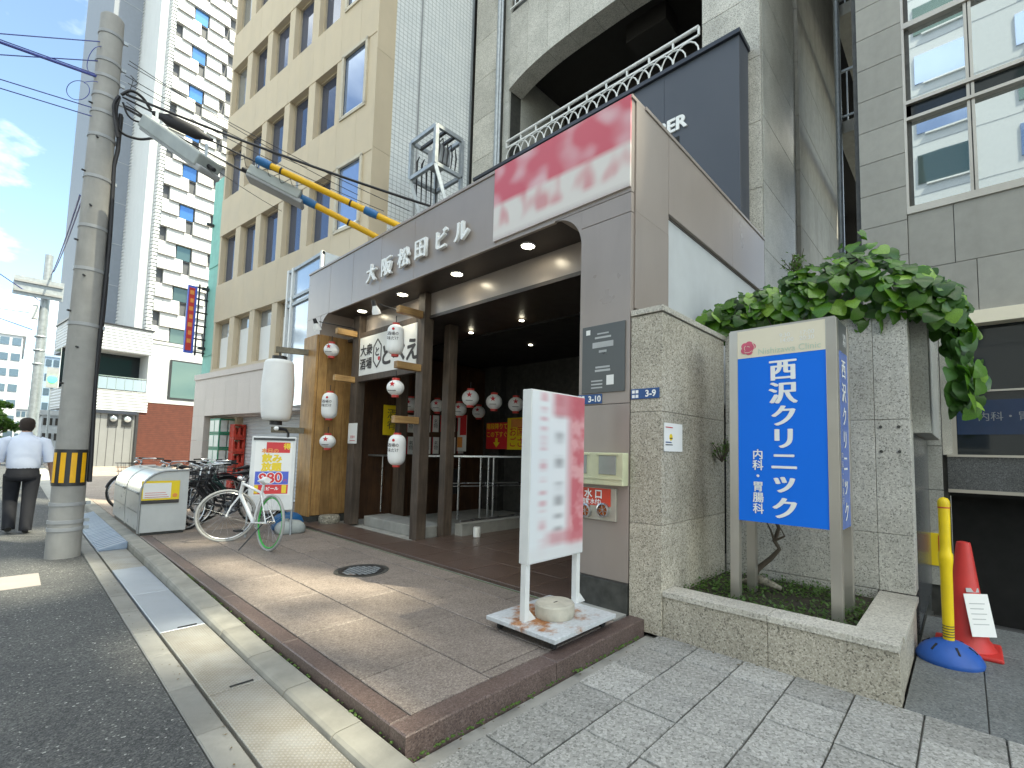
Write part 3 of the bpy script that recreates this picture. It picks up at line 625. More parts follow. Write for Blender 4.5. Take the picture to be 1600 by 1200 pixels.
# ================================================================== neighbouring tower of granite with the arched balcony
gb = thing('granite_tower', 'grey granite clad tower with an arched balcony opening', 'building', (7.0, 5.4, 0))
def gpan(y0, y1, z0, z1, x=7.0, mat='granite_grey', nm='cladding_panel'): return MB().box(x, x+.06, y0+.004, y1-.004, z0+.004, z1-.004).build(nm, mat, gb, .003)
MB().box(7.03, 7.5, 7.58, 8.81, 0, 30).build('column_core', 'base_dark', gb); MB().box(7.03, 12.6, 2.10, 2.98, 0, 30).build('column_core', 'base_dark', gb)
z = 4.3
while z < 15.5:
    gpan(7.98, 8.80, z, z+1.02, 7.0, 'granite_wall'); gpan(7.56, 7.76, z, z+1.02, 7.02); gpan(2.09, 2.985, z, z+1.02, 6.99, 'granite_wall'); z += 1.02
z = 3.4
while z < 15.5:
    MB().box(7.06, 8.9, 2.08, 2.13, z+.004, z+1.02-.004).build('side_panel', 'granite_grey', gb, .003); MB().box(8.9, 13.2, 2.02, 2.13, z+.004, z+1.02-.004).build('side_panel', 'concrete', gb, .003); z += 1.02
for yy_, r_ in ((7.86, .055), (7.77, .03)): MB().cyl((6.93, yy_, 4.4), (6.93, yy_, 16), r_).build('downpipe', 'galv', gb, smooth=40)
# arched spandrels, balcony floor and dark recess
def arch(y, y0=3.0, y1=7.56): u = (y-(y0+y1)/2)/((y1-y0)/2); return ARZ-ARR*abs(u)**3.2
ARZ, ARR = 9.95, .30
yb = [7.56, 7.0, 6.4, 5.8, 5.2, 4.6, 4.0, 3.45, 3.0]
for a, b in zip(yb[1:], yb):
    n = 6; poly = [Vector((7.0, a+.003, 11.5)), Vector((7.0, b-.003, 11.5))]+[Vector((7.0, b-.003+(a+.006-b)*k/n, arch(b-.003+(a+.006-b)*k/n))) for k in range(n+1)]
    MB().prism(poly, (.42, 0, 0)).build('spandrel_panel', 'granite_wall', gb, .002)
    MB().box(6.98, 7.4, a+.003, b-.003, 6.3, 7.35).build('parapet_panel', 'granite_wall', gb)
MB().box(7.0, 9.0, 3.0, 7.56, 7.2, 7.38).build('balcony_floor', 'concrete', gb)
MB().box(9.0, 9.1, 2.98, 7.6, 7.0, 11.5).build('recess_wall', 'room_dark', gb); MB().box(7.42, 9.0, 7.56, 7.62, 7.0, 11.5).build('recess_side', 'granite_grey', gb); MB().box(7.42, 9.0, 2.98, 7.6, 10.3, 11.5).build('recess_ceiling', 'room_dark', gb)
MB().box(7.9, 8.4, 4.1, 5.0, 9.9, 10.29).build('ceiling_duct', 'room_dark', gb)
MB().box(7.2, 13.2, 2.2, 8.8, 11.6, 30).build('upper_core', 'base_dark', gb); MB().box(7.04, 7.3, 3.0, 7.56, 12.6, 16).build('upper_wall', 'granite_grey', gb)
MB().box(7.2, 13.2, 2.2, 8.8, 0, 6.3).build('lower_core', 'base_dark', gb)
def railing(zt, y0, y1, x, label):
    r = thing('balcony_railing', label, 'railing', (x, (y0+y1)/2, zt-1.0))
    MB().tube([(x, y0, zt), (x, y1, zt)], .032, 10).build('top_rail', 'paint_white', r, smooth=40)
    MB().bar((x, y0, zt-.14), (x, y1, zt-.14), .02, .03).build('middle_rail', 'paint_white', r); MB().bar((x, y0, zt-1.0), (x, y1, zt-1.0), .03, .03).build('bottom_rail', 'paint_white', r)
    n = int((y1-y0)/.42); st = (y1-y0)/n
    po = MB().bar((0,0,-.14), (0,0,0), .03, .03).mesh('post'); ba = MB().bar((0,0,-1.0), (0,0,-.42), .022, .022).mesh('baluster'); arc_ = MB().tube([(0, st*.5*math.cos(a), -.42+.26*math.sin(a)) for a in [math.pi*k/8 for k in range(9)]], .013, 6).mesh('arc')
    bb = MB().tube([(0, st*.25*math.cos(a), -.42-.0+.0*math.sin(a)+.12*math.sin(a)) for a in [math.pi*k/8 for k in range(9)]], .011, 6).mesh('arc')
    for k in range(n+1):
        obj('post', po, 'paint_white', r, M=Matrix.Translation((x, y0+k*st, zt)))
        for e in (0, .34, .66):
            if k < n: obj('baluster', ba, 'paint_white', r, M=Matrix.Translation((x, y0+(k+e)*st, zt)))
        if k < n: obj('arch_scroll', arc_, 'paint_white', r, M=Matrix.Translation((x, y0+(k+.5)*st, zt))); 
        if 0 < k < n: obj('arch_scroll', arc_, 'paint_white', r, M=Matrix.Translation((x+.012, y0+k*st, zt)))
    return r
rz_ = PX(1000, 97, x=6.95).z
railing(rz_, 3.02, 7.52, 6.95, 'white ornamental railing of the balcony under the arch'); railing(12.55, 3.02, 7.52, 6.95, 'white ornamental railing of the balcony above the arch')
# dark sign box standing on the portal roof
nb = thing('sign_box', 'dark blue grey billboard box with white BER lettering on the portal roof', 'billboard', (6.7, 5.4, 4.5))
MB().box(6.55, 6.93, 2.245, 8.10, 4.45, PX(1156, 53, x=6.55).z).build('cladding', 'navy_box', nb, .004)
bz = PX(1156, 53, x=6.55).z
MB().box(6.50, 6.96, 2.22, 8.13, bz, bz+.07).build('coping', 'navy_trim', nb, .004)
for k in range(1, 5): MB().box(6.547, 6.551, 2.25+k*1.17-.003, 2.25+k*1.17+.003, 4.5, bz).build('panel_joint', 'navy_trim', nb)
q = PX(1052, 196, x=6.54); text('lettering', 'BER', .30, face_mX(6.55, q.y+.02, q.z), 'white_ink', nb, lift=.01, extrude=.012, wide=(.014, .008))
q = PX(1060, 222, x=6.54); MB().box(6.54, 6.556, q.y-.01, q.y+.45, q.z-.18, q.z+.10).build('hatch', 'ceiling_black', nb)
# ================================================================== right-hand building
rb = thing('glazed_building', 'granite and mirror glass office building with a clinic below', 'building', (7.0, -1.5, 0))
def rpan(y0, y1, z0, z1, x=7.0, mat='granite_grey', nm='cladding_panel', t=.08): return MB().box(x, x+t, y0+.003, y1-.003, z0+.003, z1-.003).build(nm, mat, rb, .003)
MB().box(7.05, 9.5, .36, .95, 0, 10.4).build('pier_core', 'base_dark', rb); MB().box(7.06, 9.5, -6, .45, 3.1, 4.36).build('wall_core', 'base_dark', rb)
z = 3.02
while z < 10.0: rpan(.43, .90, z, z+.425, 7.0, 'stone_smooth'); z += .425
z = 0.0
for a, b in ((0, .55), (.55, 1.06), (1.06, 1.56), (1.56, 2.06), (2.06, 2.56), (2.56, 3.02)): rpan(.19, .335, a, b); rpan(.335, .90, a, b, 7.02)
MB().box(7.06, 9.4, .147, .335, -2, 3.0).build('jamb_core', 'base_dark', rb); MB().box(7.0, 7.12, .10, .186, 1.46, 2.9).build('window_jamb', 'stainless', rb); MB().box(7.0, 7.12, .06, .10, 1.46, 2.9).build('window_jamb', 'sign_metal', rb)
yb = [.43, -.17, -.95, -1.75, -2.6, -3.5, -4.5]
for a, b in zip(yb[1:], yb):
    rpan(a, b, 3.06, 3.66, 7.02, 'stone_smooth'); rpan(a+.18, b+.18 if b < .4 else b, 3.66, 4.36, 7.02, 'stone_smooth')
MB().box(6.9, 7.3, -6, .42, 2.90, 3.045).build('soffit_beam', 'clinic_cream', rb, .003); MB().box(7.3, 9.5, -6, .42, 2.95, 3.05).build('soffit', 'granite_grey', rb)
# curtain wall: panes between metal mullions and transoms
mul = [.43, -.18, -1.0, -1.9, -2.8, -3.8, -4.8]; rowsz = [(4.44, 5.54), (5.78, 6.74), (6.80, 8.0), (8.25, 9.3), (9.36, 10.3)]
MB().box(7.12, 7.3, -6, .43, 4.36, 10.4).build('glazing_back', 'room_dark', rb)
for a, b in zip(mul[1:], mul):
    for c, d in rowsz: MB().box(7.075, 7.095, a+.02, b-.02, c+.0, d-.0).build('glass_pane', 'glass_curtain', rb)
for yy_ in mul[1:]:
    for dd in (-.020, .020): MB().box(7.02, 7.10, yy_+dd-.014, yy_+dd+.014, 4.36, 10.4).build('mullion', 'sign_metal', rb)
    MB().box(7.03, 7.10, yy_-.008, yy_+.008, 4.36, 10.4).build('mullion_joint', 'base_dark', rb)
MB().box(7.0, 7.1, .405, .432, 4.36, 10.4).build('mullion', 'sign_metal', rb)
for (c, d), (c2, d2) in zip([(0, 4.36)]+rowsz, rowsz):
    if c2-d < .1: MB().box(6.998, 7.1, -6, .43, d-.004, c2+.004).build('transom', 'sign_metal', rb)
    else:
        MB().box(6.998, 7.1, -6, .43, d-.005, d+.032).build('transom', 'sign_metal', rb); MB().box(6.998, 7.1, -6, .43, c2-.04, c2+.005).build('transom', 'sign_metal', rb); MB().box(7.05, 7.1, -6, .43, d+.032, c2-.04).build('spandrel_glass', 'glass_dark', rb)
# clinic front below
MB().box(7.08, 7.10, -6, .06, 1.46, 2.9).build('clinic_glass', 'glass_dark', rb)
MB().box(7.074, 7.079, -6, .055, 1.69, 2.07).build('blue_film', 'film_navy', rb)
for k in range(8): MB().box(7.00, 7.08, -.75*(k+1)+.16-.004, -.75*(k+1)+.16+.004, 1.09, 1.43).build('panel_joint', 'base_dark', rb)
MB().box(7.01, 7.09, -6, .15, 1.08, 1.44).build('band', 'glass_silver' if False else 'granite_dark', rb); MB().box(6.98, 7.09, -6, .15, 1.44, 1.465).build('sill', 'sign_metal', rb); MB().box(6.98, 7.09, -6, .15, 1.045, 1.08).build('band_edge', 'sign_metal', rb)
MB().box(7.05, 7.08, -6, .05, 2.16, 2.18).build('blind_rail', 'sign_metal', rb)
q = PX(1570, 650, x=7.07); text('lettering', '内科・胃腸科', .105, face_mX(7.074, q.y-.10, q.z), 'film_text', rb)
def rose(M, r, parent, mat='rose'):
    pts = lambda c, rr, n=14: [Vector((c[0]+rr*math.cos(2*math.pi*k/n)*1.0, c[1]+rr*math.sin(2*math.pi*k/n)*.92, 0)) for k in range(n)]
    for i, (a, d, rr) in enumerate(((.3, .55, .5), (1.35, .5, .5), (2.5, .55, .48), (3.7, .55, .5), (5.0, .5, .52), (0, 0, .5))):
        mb = MB(M); z_ = .0012*i; mb.poly([p*r+Vector((0, 0, z_)) for p in pts((d*math.cos(a), d*math.sin(a)), rr)]); mb.build('petal', mat, parent, recalc=False)
    for a0, rr, z_ in ((.4, .28, .008), (2.2, .5, .0082), (3.9, .72, .0084), (5.4, .9, .0086)):
        mb = MB(M); arc = [a0+1.7*k/9 for k in range(10)]
        mb.poly([Vector((rr*r*math.cos(a), rr*r*math.sin(a)*.92, z_)) for a in arc]+[Vector(((rr-.07)*r*math.cos(a), (rr-.07)*r*math.sin(a)*.92, z_)) for a in arc[::-1]]); mb.build('petal_line', 'clinic_cream' if mat == 'rose' else 'ink', parent, recalc=False)
plain('rose_dim', (.10,.015,.02), .4)
q = PX(1518, 612, x=7.07); rose(face_mX(7.073, q.y, q.z), .075, rb, 'rose_dim')
MB().box(7.6, 7.7, -6, .14, -1.0, 1.05).build('garage_back', 'ceiling_black', rb); MB().box(7.1, 7.6, -6, .14, 1.0, 1.05).build('garage_ceiling', 'ceiling_black', rb)
q0, q1 = PX(1452, 832, x=6.99), PX(1466, 884, x=6.99)
ys_ = thing('warning_sheet', 'yellow plastic sheet with red mark hung on the granite jamb', 'sheet', (6.98, q0.y, q1.z)); MB().box(6.985, 6.998, q1.y-.06, q0.y, q1.z, q0.z).build('sheet', 'poster_yellow', ys_); MB().box(6.98, 6.984, q1.y-.055, q1.y-.01, q0.z-.22, q0.z-.02).build('mark', 'poster_red', ys_)
# fire stair between the two towers
fs = thing('fire_stair', 'dark open fire stair with pale railings between the two towers', 'stairs', (9, 1.5, 0))
for z_ in (2.2, PX(1332, 190, x=9.5).z, PX(1332, 5, x=9.5).z): 
    MB().box(9.4, 13.0, .95, 1.52, z_-.22, z_).build('landing', 'concrete', fs)
    MB().bar((9.42, .98, z_+.95), (9.42, 1.5, z_+.95), .04, .04).build('handrail', 'galv', fs); MB().bar((9.42, .98, z_+.10), (9.42, 1.5, z_+.10), .03, .03).build('bottom_rail', 'galv', fs)
    for k in range(5): MB().bar((9.42, 1.0+.12*k, z_), (9.42, 1.0+.12*k, z_+.95), .02, .02).build('baluster', 'galv', fs)
MB().cyl((9.3, 1.48, 0), (9.3, 1.48, 20), .05).build('drain_pipe', 'galv', fs, smooth=40); MB().box(13.0, 13.1, .9, 2.1, 0, 20).build('back_wall', 'room_dark', fs)

# added unseen sun screen: shades the street, shaped holes let pools of light through
MB().box(7.15, 13, -12, .9, 10.3, 17.0).build('upper_storeys', 'granite_grey', rb)
pools = [(1.02, 4.0, .25, .6), (1.85, 4.75, .42, .70), (1.72, 3.5, .25, .45), (2.3, 4.1, .25, .5), (1.6, 6.0, .25, .5), (.1, 7.2, .55, 1.0), (.2, 10.4, .6, .7), (1.1, 2.3, .16, .4), (1.7, 7.6, .3, .4)]
scr = thing('sun_screen', 'added tall grey sun screen with shaped holes beyond the glazed building', 'building', (10.0, -16, 0)); solid = MB(); XP = 13.2
dy, dz = .45, .8; sx_, sy_ = SUN_TO.x/SUN_TO.z, SUN_TO.y/SUN_TO.z; y_lo, n_y = -36., int(23/dy)
for j in range(int(70/dz)):
    z_ = dz*j; run = None
    for i in range(n_y+1):
        y_ = y_lo+dy*i; h_ = z_+dz/2-.1; gx = XP-sx_*h_; gy = y_+dy/2-sy_*h_
        hole = i == n_y or any(((gx-a)/c)**2+((gy-b)/d)**2 < 1 for a, b, c, d in pools)
        if not hole and run is None: run = y_
        if hole and run is not None: solid.box(XP, XP+.02, run, y_, z_, z_+dz-.001); run = None
solid.build('pierced_sheet', 'paint_grey', scr, recalc=False)
# ================================================================== beige office building, turned 6.3 degrees with the bend of the street
ANG = math.radians(6.3); E1 = Vector((-math.sin(ANG), math.cos(ANG), 0)); E2 = Vector((math.cos(ANG), math.sin(ANG), 0))
B0 = Vector((4.5, 8.95, 0))
TB = frame(B0, E1, E2, (0,0,1))            # local x along the street, local y into the building
def lbox(s0, s1, d0, d1, z0, z1, T=TB): return MB(T).box(s0, s1, d0, d1, z0, z1)
be = thing('beige_building', 'beige panelled office building with deep set dark windows', 'building', tuple(B0+E1*3.7))
cols = [(.32, 1.23), (1.51, 2.44), (2.74, 3.66), (3.93, 4.88), (5.16, 6.09), (6.40, 7.36)]
rws = [(3.55, 4.94), (6.05, 7.54), (8.65, 10.14), (11.25, 12.74), (13.85, 15.34)]
zed = [3.3]+[v for r in rws for v in r]+[16.2]
for k in range(0, len(zed), 2):                                    # spandrel bands, in upright panels
    z0, z1 = zed[k], zed[k+1]
    edges = [0, .62, 1.37, 2.09, 2.59, 3.2, 3.79, 4.4, 5.02, 5.62, 6.24, 6.88, 7.47]
    for a, b in zip(edges, edges[1:]): lbox(a+.002, b-.002, 0, .25, z0, z1).build('cladding_panel', 'beige', be, .002)
jambs = [(0, .32)]+[(a[1], b[0]) for a, b in zip(cols, cols[1:])]+[(7.36, 7.47)]
for z0, z1 in rws:
    for a, b in jambs: lbox(a, b, .012, .25, z0, z1).build('window_pier', 'beige', be)
    for i, (a, b) in enumerate(cols):
        if i == 0: z1b = z1-.0; fr = lbox(a-.03, b+.03, -.03, .02, z0-.03, z0+.04); fr.box(a-.03, b+.03, -.03, .02, z1-.04, z1+.03); fr.box(a-.03, a+.05, -.03, .02, z0, z1); fr.box(b-.05, b+.03, -.03, .02, z0, z1)
        else: fr = lbox(a, a+.035, .13, .2, z0, z1); fr.box(b-.035, b, .13, .2, z0, z1); fr.box(a, b, .13, .2, z0, z0+.035); fr.box(a, b, .13, .2, z1-.035, z1)
        f = fr.build('window', 'beige_trim' if i == 0 else 'beige_frame', be)
        d = .01 if i == 0 else .16
        lbox(a+.03, b-.03, d+.02, d+.03, z0+.03, z1-.03).build('pane', 'glass_blue' if i == 0 else ('glass_silver' if (i == 5 and z0 > 10) or z0 < 4 else 'glass_beige'), f)
        if z0 < 4: lbox(a+.04, b-.04, d+.01, d+.018, z0+.03, z1-.35-.1*(i % 2)).build('blind', 'poster_white', f)
        if i == 0 and z0 > 5: lbox(a+.12, b-.12, d+.005, d+.015, z0+.07, z0+.11).build('sill_light', 'white_ink', f)
lbox(.0, 7.47, .26, 8, 3.3, 16.2).build('core', 'room_dark', be)
for k in range(6): lbox(-.03, 0, .0, .47, 3.3+k*2.15+.003, 5.45+k*2.15-.003).build('return_panel', 'beige', be)
# pink granite base with shutter
lbox(.55, 7.62, -.32, -.26, 3.20, 3.36).build('cornice', 'pink_granite', be, .006); lbox(.55, 7.60, -.29, 0, 3.06, 3.20).build('cornice_lower', 'pink_granite', be)
for a, b in zip([.6, 1.3, 2.0, 2.7, 3.4, 4.1, 4.8, 5.5, 6.2, 6.76], [1.3, 2.0, 2.7, 3.4, 4.1, 4.8, 5.5, 6.2, 6.76, 7.58]):
    lbox(a+.003, b-.003, -.30, -.05, 2.62, 3.06).build('base_panel', 'pink_granite', be); lbox(a+.003, b-.003, -.30, -.05, 2.17, 2.62).build('base_panel', 'pink_granite', be)
for z0, z1 in ((.1, .8), (.8, 1.5), (1.5, 2.17)): lbox(6.76, 7.58, -.30, -.05, z0+.003, z1-.003).build('pilaster_panel', 'pink_granite', be); lbox(.35, .98, -.28, .1, z0+.003, z1-.003).build('pilaster_panel', 'pink_dark', be)
for z0, z1 in ((2.2, 2.75), (2.75, 3.3)): lbox(-.28, .58, -.46, -.1, z0+.003, z1-.003).build('pier_block', 'pink_granite', be)
lbox(-.28, .58, -.44, -.1, .1, 2.2).build('pier_block', 'pink_dark', be)
lbox(.95, 5.72, .25, .3, .1, 2.25).build('shutter', 'ribbed_shutter', be); lbox(5.7, 6.78, .10, .30, .1, 2.25).build('recess_wall', 'beige', be); lbox(.98, 6.76, -.05, .3, 2.14, 2.17).build('recess_head', 'pink_granite', be)
# ---------------- pale tiled flank wall behind the beige building
wt = thing('tiled_wall', 'white mosaic tiled flank wall with one upright joint', 'wall', (6.0, 8.98, 4))
xj = PX(655, 150, y=8.95).x
MB().box(4.93, xj-.03, 8.955, 9.3, 3.0, 18).build('tile_field', 'tile_white', wt); MB().box(xj+.03, 6.97, 8.955, 9.3, 3.0, 18).build('tile_field', 'tile_white', wt); MB().box(xj-.03, xj+.03, 8.97, 9.3, 3.0, 18).build('joint', 'paint_grey', wt); MB().box(6.97, 7.03, 8.93, 9.3, 3, 18).build('edge_trim', 'galv', wt)
# ---------------- glazed shaft between portal and beige building
gs = thing('glazed_shaft', 'pale blue glazed box with white metal frame beside the portal', 'shaft', (3.9, 9.2, 2.4))
g0, g1 = PX(450, 425, x=3.62), PX(478, 560, x=3.62)
MB().box(3.66, 4.3, 8.90, g0.y-.05, 2.2, g0.z).build('glazing', 'glass_pale', gs)
for yy_ in (g0.y-.06, g0.y-.30, 8.9): MB().box(3.61, 3.67, yy_, yy_+.07, 2.2, g0.z+.02).build('frame_post', 'paint_white', gs)
for z_ in (g0.z-.02, g0.z-.62, g0.z-.76): MB().box(3.625, 3.665, 8.9, g0.y, z_-.03, z_+.03).build('frame_rail', 'galv', gs)
# ---------------- teal building and its vertical neon sign
P_teal = B0+E1*7.5
te = thing('teal_building', 'narrow turquoise painted building behind the beige one', 'building', tuple(P_teal+E1*.7))
lbox(7.50, 8.15, .02, 8, 0, 9.45).build('wall', 'teal', te); lbox(7.50, 8.15, .0, .02, 4.0, 4.05).build('ledge', 'teal', te); lbox(7.50, 8.15, .0, .02, 6.7, 6.75).build('ledge', 'teal', te)
for z_ in (6.0, 4.2, 8.0): lbox(8.0, 8.08, -.16, .02, z_, z_+.08).build('bracket', 'dark_metal', te)
sg = thing('hanging_sign', 'tall narrow red and blue projecting sign on a dark frame', 'sign', tuple(P_teal+E1*1.0+Vector((0,0,4))))
sT = frame(P_teal+E1*.55+E2*.12, E1, E2, (0,0,1))
MB(sT).box(-.04, .04, -.62, -.40, 4.05, 6.05).build('panel', 'poster_blue', sg); MB(sT).box(-.055, -.042, -.60, -.46, 4.12, 5.98).build('red_face', 'cone_red', sg)
for k in range(7): MB(sT).box(-.062, -.0555, -.58+.02*(k % 2), -.48, 5.78-.24*k, 5.90-.24*k).build('print_mark', 'poster_orange', sg)
for d in (-.34, -.14): MB(sT).box(-.02, .02, d-.02, d+.02, 4.0, 6.15).build('frame_post', 'dark_metal', sg)
for z_ in (4.1, 4.5, 4.9, 5.3, 5.7, 6.05): MB(sT).box(-.02, .02, -.42, -.10, z_-.02, z_+.02).build('frame_bar', 'dark_metal', sg)
# ================================================================== hotel tower with staggered white panels
K = 1.4; T0 = CAM+(Vector((3.3, 25, HC))-CAM)*K
TT = frame((T0.x, T0.y, 0), E2, E1, (0,0,1))                       # local x across, local y away
def zt(z): return HC+(z-HC)*K
ht = thing('hotel_tower', 'white hotel tower with staggered panels and small windows', 'building', (T0.x, T0.y, 0))
MB(TT).box(.20*K, 9, .12, 12, zt(5.9), 36).build('tower_core', 'tower_recess', ht)
pm_w, pm_h = .295*2*K, .60*K                                       # panel size; storeys of three courses
prot = MB(); a, b = pm_w/2-.02, pm_h/2
prot.hexa([(-a,-.16,-b+.0),(a,-.16,-b+.0),(a,0,-b),(-a,0,-b),(-a,-.02,b-.02),(a,-.02,b-.02),(a,0,b-.02),(-a,0,b-.02)])
pmesh = prot.mesh('white_panel'); gapm = MB().box(-.145*K, .145*K, -.015, 0, -b*.78, b*.78).mesh('window_recess')
def tpanel(x0, x1, z0, z1):
    mb = MB(TT); a, b, c, d = x0*K, x1*K-.015, zt(z0), zt(z1)-.01
    mb.hexa([(a,-.17,c),(b,-.17,c),(b,.12,c),(a,.12,c),(a,-.02,d),(b,-.02,d),(b,.12,d),(a,.12,d)]); return mb.build('panel', 'white_panel', ht)
zrow, n = 5.68, 0
while zrow < 22.6:
    ph = n % 3; z1 = zrow+.606
    segs = {0: [(.20, .80), (1.40, 1.72), (1.72, 2.05)], 1: [(.20, .30), (.56, 1.14), (1.14, 1.36), (1.60, 2.2)], 2: [(.20, .47), (.71, 1.03), (1.27, 1.62), (1.86, 2.3)]}[ph]
    segs = {0: [(.20, .80), (1.38, 1.97), (2.2, 2.8)], 1: [(.44, 1.02), (1.02, 1.60), (1.60, 2.18)], 2: [(.20, .50), (.50, 1.08), (1.34, 1.92), (1.92, 2.5)]}[ph]
    for a, b in segs: tpanel(a, b, zrow, z1)
    if ph == 0:
        wf = MB(TT).box(.82*K, 1.36*K, .05, .125, zt(zrow-.06), zt(z1+.04)).build('window', 'dark_metal', ht)
        MB(TT).box(.85*K, 1.33*K, .03, .055, zt(zrow), zt(z1-.02)).build('pane', 'glass_tower' if zrow > 11 else 'glass_green', wf)
    zrow += .608; n += 1
# corrugated side of the tower and the plain blue grey slab behind it
MB(TT).box(-.30*K, .19*K, .3, 12, zt(5.95), 36).build('side_core', 'white_wall', ht)
for k in range(118):
    zc = zt(5.98)+k*.215
    if zc < 35: MB(TT).hexa([(.02*K,-.02,zc),(.205*K,-.05,zc),(.205*K,.4,zc),(-.34*K,4,zc),(.02*K,-.0,zc+.17),(.195*K,-.02,zc+.17),(.195*K,.4,zc+.17),(-.32*K,4,zc+.17)]).build('side_rib', 'white_wall', ht)
MB(TT).box(-1.30*K, .15*K, 4.0, 12, zt(5.6), 38).build('rear_slab', 'grey_blue', ht)
for k in range(9): MB(TT).box(-1.30*K, .15*K, 3.985, 4.0, zt(6.4)+k*2.6, zt(6.4)+k*2.6+.03).build('slab_joint', 'far_grey', ht)
# low wing of the hotel: ribbed white walls, balcony window, meter wall, brick panel
hw = thing('hotel_wing', 'low white ribbed hotel wing with terrace window and brick panel', 'building', (T0.x-1, T0.y-.5, 0))
W = lambda q0, q1, d0, d1, z0, z1: MB(TT).box(q0*K, q1*K, d0, d1, zt(z0), zt(z1))
W(-2.2, .22, -.35, 3, 4.95, 5.93).build('upper_wall', 'ribbed_white', hw); W(-2.25, .26, -.40, 3.1, 5.93, 5.99).build('roof_edge', 'dark_metal', hw)
W(-2.2, .22, -.35, 3, 2.62, 3.40).build('lower_wall', 'ribbed_white', hw); W(.14, .22, -.34, 3, 3.40, 4.95).build('corner_post', 'white_wall', hw)
W(-2.2, .14, 1.2, 1.3, 3.40, 4.95).build('terrace_back', 'glass_dark', hw); W(-2.2, .14, -.33, 1.2, 3.34, 3.42).build('terrace_floor', 'concrete', hw)
for k in range(9): W(-2.1+.26*k, -2.085+.26*k, -.30, -.27, 3.42, 3.95).build('rail_post', 'stainless', hw)
W(-2.2, .13, -.295, -.275, 3.45, 3.90).build('rail_glass', 'glass_pale', hw); W(-2.2, .13, -.31, -.26, 3.93, 3.97).build('hand_rail', 'stainless', hw)
W(-2.2, -.1, -.36, .1, 2.50, 2.63).build('dark_beam', 'navy_trim', hw); W(-2.2, -.08, -.2, .1, 0, 2.52).build('meter_wall', 'meter_panel', hw)
for k in range(9): W(-2.1+.24*k-.005, -2.1+.24*k+.005, -.212, -.2, 0.1, 2.5).build('panel_joint', 'dark_metal', hw)
W(.22, 3, -.2, .12, 3.2, 5.55).build('front_wall', 'white_wall', hw); W(.22, 3, -.24, .12, 5.50, 5.62).build('string_course', 'white_panel', hw)
wf = W(.88, 2.2, -.30, -.2, 3.25, 4.92).build('window', 'dark_metal', hw); W(.94, 2.14, -.31, -.295, 3.32, 4.86).build('pane', 'glass_green', wf)
W(-.08, 3, -.3, .1, 3.04, 3.2).build('brick_coping', 'white_panel', hw); W(-.02, 3, -.28, .1, 0, 3.04).build('brick_panel', 'brick_red', hw); W(-.10, -.02, -.32, .1, 0, 3.05).build('brick_edge', 'dark_metal', hw)
for k, q in enumerate((-.78, -.36)):
    c = TT @ Vector((q*K, -.3, zt(2.28))); em = thing('electric_meter', 'round glass electricity meter on the grey panel wall', 'meter', tuple(c), 'electricity meters on the hotel wall')
    W(q-.15, q+.15, -.26, -.2, 2.02, 2.46).build('back_board', 'dark_metal', em); MB(TT).lathe([(.16, 0), (.15, .09), (.10, .12), (.002, .12)], (q*K, -.26, zt(2.30)), 18, (0,-1,0)).build('dial', 'glass_silver', em, smooth=40)
# ================================================================== distance
def far_block(name, label, px0, px1, ytop, yd, depth, mat, rows_, cols_, wm='far_glass', zb=0):
    A, Bq = PX(px0, 690, y=yd), PX(px1, 690, y=yd); zt_ = PX((px0+px1)/2, ytop, y=yd).z
    t = thing(name, label, 'building', ((A.x+Bq.x)/2, yd, 0)); MB().box(A.x, Bq.x, yd, yd+depth, zb, zt_).build('wall', mat, t); MB().box(A.x-.2, Bq.x+.2, yd-.15, yd+depth, zt_, zt_+.4).build('roof_edge', mat, t)
    h = (zt_-1)/rows_; w_ = (Bq.x-A.x)/cols_
    for i in range(rows_):
        for j in range(cols_):
            f = MB().box(A.x+w_*(j+.12), A.x+w_*(j+.88), yd-.06, yd+.02, 1+h*(i+.35), 1+h*(i+.82)).build('window', wm, t)
    return t
far_block('office_block', 'white office block with dark window bands far down the street', -150, 20, 512, 70, 20, 'far_white', 7, 8)
far_block('office_block', 'blue grey office block far down the street behind the poles', 58, 140, 560, 85, 15, 'far_blue', 6, 7)
far_block('office_block', 'pale low shop building far down the street', 20, 60, 640, 110, 15, 'far_grey', 3, 5)
far_block('office_block', 'grey shop block with dark entrance beyond the utility pole', 62, 135, 650, 55, 12, 'far_grey', 2, 4, 'room_dark')
# across the street, seen only mirrored in the glass
op = thing('white_block', 'tall white building across the street with square windows', 'building', (-17, 4, 0))
MB().box(-28, -17, -18, 4.5, 0, 30).build('wall', 'opp_white', op); MB().box(-28, -17, 4.5, 34, 0, 7.2).build('low_wall', 'opp_white', op)
for i in range(10):
    for j in range(13):
        if j > 4 and i > 1: continue
        y0 = -16.5+j*3.9; z0 = 2+i*2.8
        f = MB().box(-17.02, -16.94, y0, y0+2.3, z0, z0+1.6).build('window', 'glass_blue' if (i+j) % 3 else 'glass_green', op); MB().box(-16.96, -16.88, y0-.05, y0+1.95, z0-.12, z0-.04).build('sill', 'white_ink', f)
    MB().box(-17.005, -16.99, -18, 4.5, 1.4+i*2.8, 1.43+i*2.8).build('wall_joint', 'far_grey', op)
